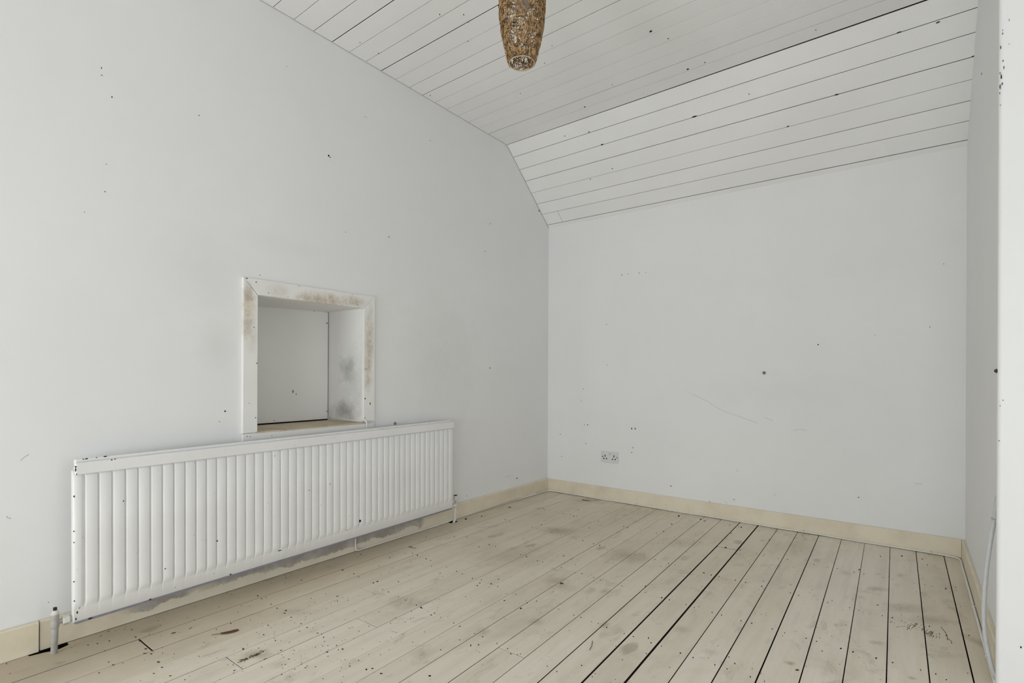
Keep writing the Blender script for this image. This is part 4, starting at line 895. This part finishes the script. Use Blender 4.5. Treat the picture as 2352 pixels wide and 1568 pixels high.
c2 = tag(empty('wall_cable', (2.74, -1.47, .3)), 'thick pale grey cable bowing off the narrow shaded wall strip', 'cable')
bm = bmesh.new()
add_tube(bm, spline([(2.742, -1.485, .66), (2.730, -1.478, .60), (2.7235, -1.472, .53), (2.716, -1.468, .47), (2.7065, -1.463, .37), (2.7010, -1.460, .27), (2.7000, -1.460, .20), (2.7040, -1.462, .13), (2.7120, -1.467, .08), (2.7230, -1.474, .03), (2.735, -1.482, .008)], 6), .0066, 10)
keep(obj('sheath', bm, M_CABLE2), c2)
keep(lathe('cable_cap', (2.7235, -1.472, .53), (-.12, .05, 1), [(0, .0070), (.004, .0076), (.008, .0070)], M_VALVE_GREY, None, 10), c2)

# ---------------------------------------------------------------- plugs in the walls
def plug(loc, n, r, mat, label):
    o = lathe('wall_plug', Vector(loc) - Vector(n) * .003, n, [(0, r), (.004, r * 1.05), (.009, r * .8), (.012, r * .4)], mat, None, 9)
    return tag(o, label, 'wall plug', None)


plug(PLUGS['back'][0], -Y, .0105, M_PLUG, 'small dark grey plug stuck in the middle of the end wall')
plug(PLUGS['left'][0], X, .009, M_PLUG, 'small grey plug in the wall just above the radiator, beside the recess')
plug((2.722, -1.545, 1.02), (-.7, -.7, 0), .007, M_CHIP, 'small black plug on the plaster corner halfway up')

# ---------------------------------------------------------------- grit on the floor
bm = bmesh.new()
gr = random.Random(5)
for x, y, ax, ay, bx, by in FLOOR_GRIT:
    if 0.02 < x < 2.72: add_blob(bm, gr, (x, y, 0), (ax, ay, 0), (bx, by, 0), Z, 0.0016, 6, 0 if gr.random() < .72 else 1)
for i in range(520):
    x, y = gr.uniform(.04, 2.70), gr.uniform(-3.6, -.04)
    s = gr.uniform(.0006, .0017)
    a = gr.random() * 3.2
    e = gr.uniform(1, 2.4)
    add_blob(bm, gr, (x, y, 0), (s * e * math.cos(a), s * e * math.sin(a), 0), (-s * math.sin(a), s * math.cos(a), 0), Z, 0.0014, 5, 0 if gr.random() < .5 else 1)
for i in range(230):                                   # denser crumbs where the floor is dirtiest
    x, y = gr.gauss(.72, .22), gr.gauss(-2.75, .35)
    if not .05 < x < 2.6: continue
    s = gr.uniform(.0006, .0017)
    a = gr.random() * 3.2
    e = gr.uniform(1, 3)
    add_blob(bm, gr, (x, y, 0), (s * e * math.cos(a), s * e * math.sin(a), 0), (-s * math.sin(a), s * math.cos(a), 0), Z, 0.0014, 5, 0 if gr.random() < .5 else 1)
for i in range(90):                                    # a smear of dirt left on the boards
    q = gr.random()
    x, y = 0.6520 + -0.0030 * q + gr.gauss(0, .004), -2.9284 + 0.0846 * q + gr.gauss(0, .007)
    s = gr.uniform(.0012, .0034)
    add_blob(bm, gr, (x, y, 0), (s, 0, 0), (0, s * gr.uniform(.8, 2), 0), Z, 0.0014, 6, 1)
for i in range(160):                                   # crumbs along the foot of the skirtings
    if gr.random() < .6: x, y = gr.uniform(.05, 2.7), -.03 - abs(gr.gauss(0, .03))
    else: x, y = .03 + abs(gr.gauss(0, .03)), gr.uniform(-3.4, -.1)
    s = gr.uniform(.0008, .0022)
    add_blob(bm, gr, (x, y, 0), (s, 0, 0), (0, s, 0), Z, 0.002, 5, 1)
tag(obj('floor_grit', bm, [M_GRIT, M_GRIT2]), 'dark grit, crumbs and nail heads scattered over the cream floorboards', 'grit', 'stuff')

# scraped paint by the right wall
bm = bmesh.new()
for i in range(64):
    x = gr.choice([gr.uniform(2.43, 2.60), gr.uniform(2.49, 2.60)])
    y = -1.165 + gr.gauss(0, .022) - (.03 if x > 2.555 else 0)
    ln = gr.uniform(.006, .018)
    add_blob(bm, gr, (x, y, 0), (gr.uniform(.0006, .0011), 0, 0), (ln * .18 + gr.gauss(0, .002), ln, 0), Z, .0010, 6, 0)
for x0, y0, x1, y1 in ((2.603, -1.10, 2.618, -1.22), (2.618, -1.20, 2.628, -1.245)):
    add_tube(bm, spline([(x0, y0, .0), ((x0 + x1) / 2 + .006, (y0 + y1) / 2, .0), (x1, y1, .0)], 6), .0011, 4)
tag(obj('scratch_marks', bm, M_GRIT2, floor), kind='stuff')

# ---------------------------------------------------------------- single bits lying about
def flake(name, label, cat, loc, a, b, ang, h, mat, k=9, curl=0.0, seed=1):
    q = random.Random(seed)
    bm = bmesh.new()
    u, v_ = Vector((math.cos(ang), math.sin(ang), 0)), Vector((-math.sin(ang), math.cos(ang), 0))
    lo, hi = [], []
    for i in range(k):
        t = i * 2 * math.pi / k
        s = .75 + .45 * q.random()
        p = u * (a * math.cos(t) * s) + v_ * (b * math.sin(t) * s)
        lift = curl * (math.cos(t) ** 2) * q.uniform(.4, 1.0)
        lo.append(Vector((0, 0, .0004)) + p + Z * lift)
        hi.append(lo[-1] + Z * h)
    add_prism(bm, hi, lo)
    o = obj(name, bm, mat)
    o.location = loc
    return tag(o, label, cat)


B = [Vector(b) for b in BITS]
vdir = math.atan2(1, -.25)
def dirpx(b, dx): return 0
leaf = flake('dry_leaf', 'curled red brown dry leaf on the boards in front of the radiator', 'leaf', B[0], .030, .0115, R(70), .0015, M_BROWN, 12, .003, 3)
st_ = tube('leaf_stalk', [(0, 0, .001), (-.012, -.020, .0012), (-.020, -.032, .001)], .0010, M_OLIVE, leaf, 5)
st_.location = (-.010, -.024, .001)
flake('paint_flake', 'pale oval flake by a floor joint below the red brown leaf', 'flake', B[1], .0115, .008, R(60), .001, M_PAPER, 12, 0, 4)
tw = tube('twig', spline([(-.030, .012, .003), (-.012, .004, .003), (.006, .001, .003), (.030, .004, .0035)], 4), [.0026] * 12 + [.0018], M_OLIVE, None, 6)
tw.location = B[2]
tag(tw, 'short brown twig on the floor near the far corner by the end wall', 'twig')
tip = tube('twig_end', [(.030, .004, .0035), (.048, .006, .003)], .0017, M_BROWN, tw, 6)
flake('plaster_chip', 'black triangular chip lying in the middle of the floor', 'chip', B[3], .010, .006, R(20), .004, M_CHIP, 3, 0, 2)
lf = flake('leaf_scrap', 'dark olive leaf scrap on the boards near the middle of the radiator', 'leaf', B[4], .012, .006, R(65), .001, M_OLIVE, 8, .002, 6)
sk = tube('leaf_stalk', [(0, 0, .001), (.022, -.004, .0015), (.045, .006, .001)], .0012, M_OLIVE, lf, 5)
flake('wood_sliver', 'dark flat wood sliver on the floor by the end wall skirting', 'sliver', B[5], .017, .0045, R(80), .0015, M_CHIP, 4, 0, 8)
sc = lathe('screw', B[6] + Vector((0, -.006, .0042)), Vector((.15, .9, .02)), [(0, .0042), (.002, .0042), (.003, .002), (.026, .0017), (.032, .0004)], M_STEEL, None, 8)
tag(sc, 'small steel screw lying at the foot of the end wall skirting', 'screw')
flake('plaster_flake', 'grey white crumb of plaster by a joint near the far valve', 'crumb', B[7], .011, .005, R(-30), .003, M_PAPER, 7, 0, 9)
flake('dirt_lump', 'black lump of dirt on the floor beside the far valve pipe', 'lump', B[8], .008, .006, 0, .005, M_CHIP, 7, 0, 10)
flake('wood_chip', 'small brown wood chip near the short board joint by the near valve', 'chip', B[10], .009, .004, R(70), .0015, M_OLIVE, 6, 0, 11)
th = tube('thread', spline([(1.5532, -2.0538, .001), (1.5676, -2.0863, .001), (1.5760, -2.1189, .001)], 5), .0009, M_CHIP, None, 5)
tag(th, 'fine dark thread lying on a board between two open joints', 'thread')
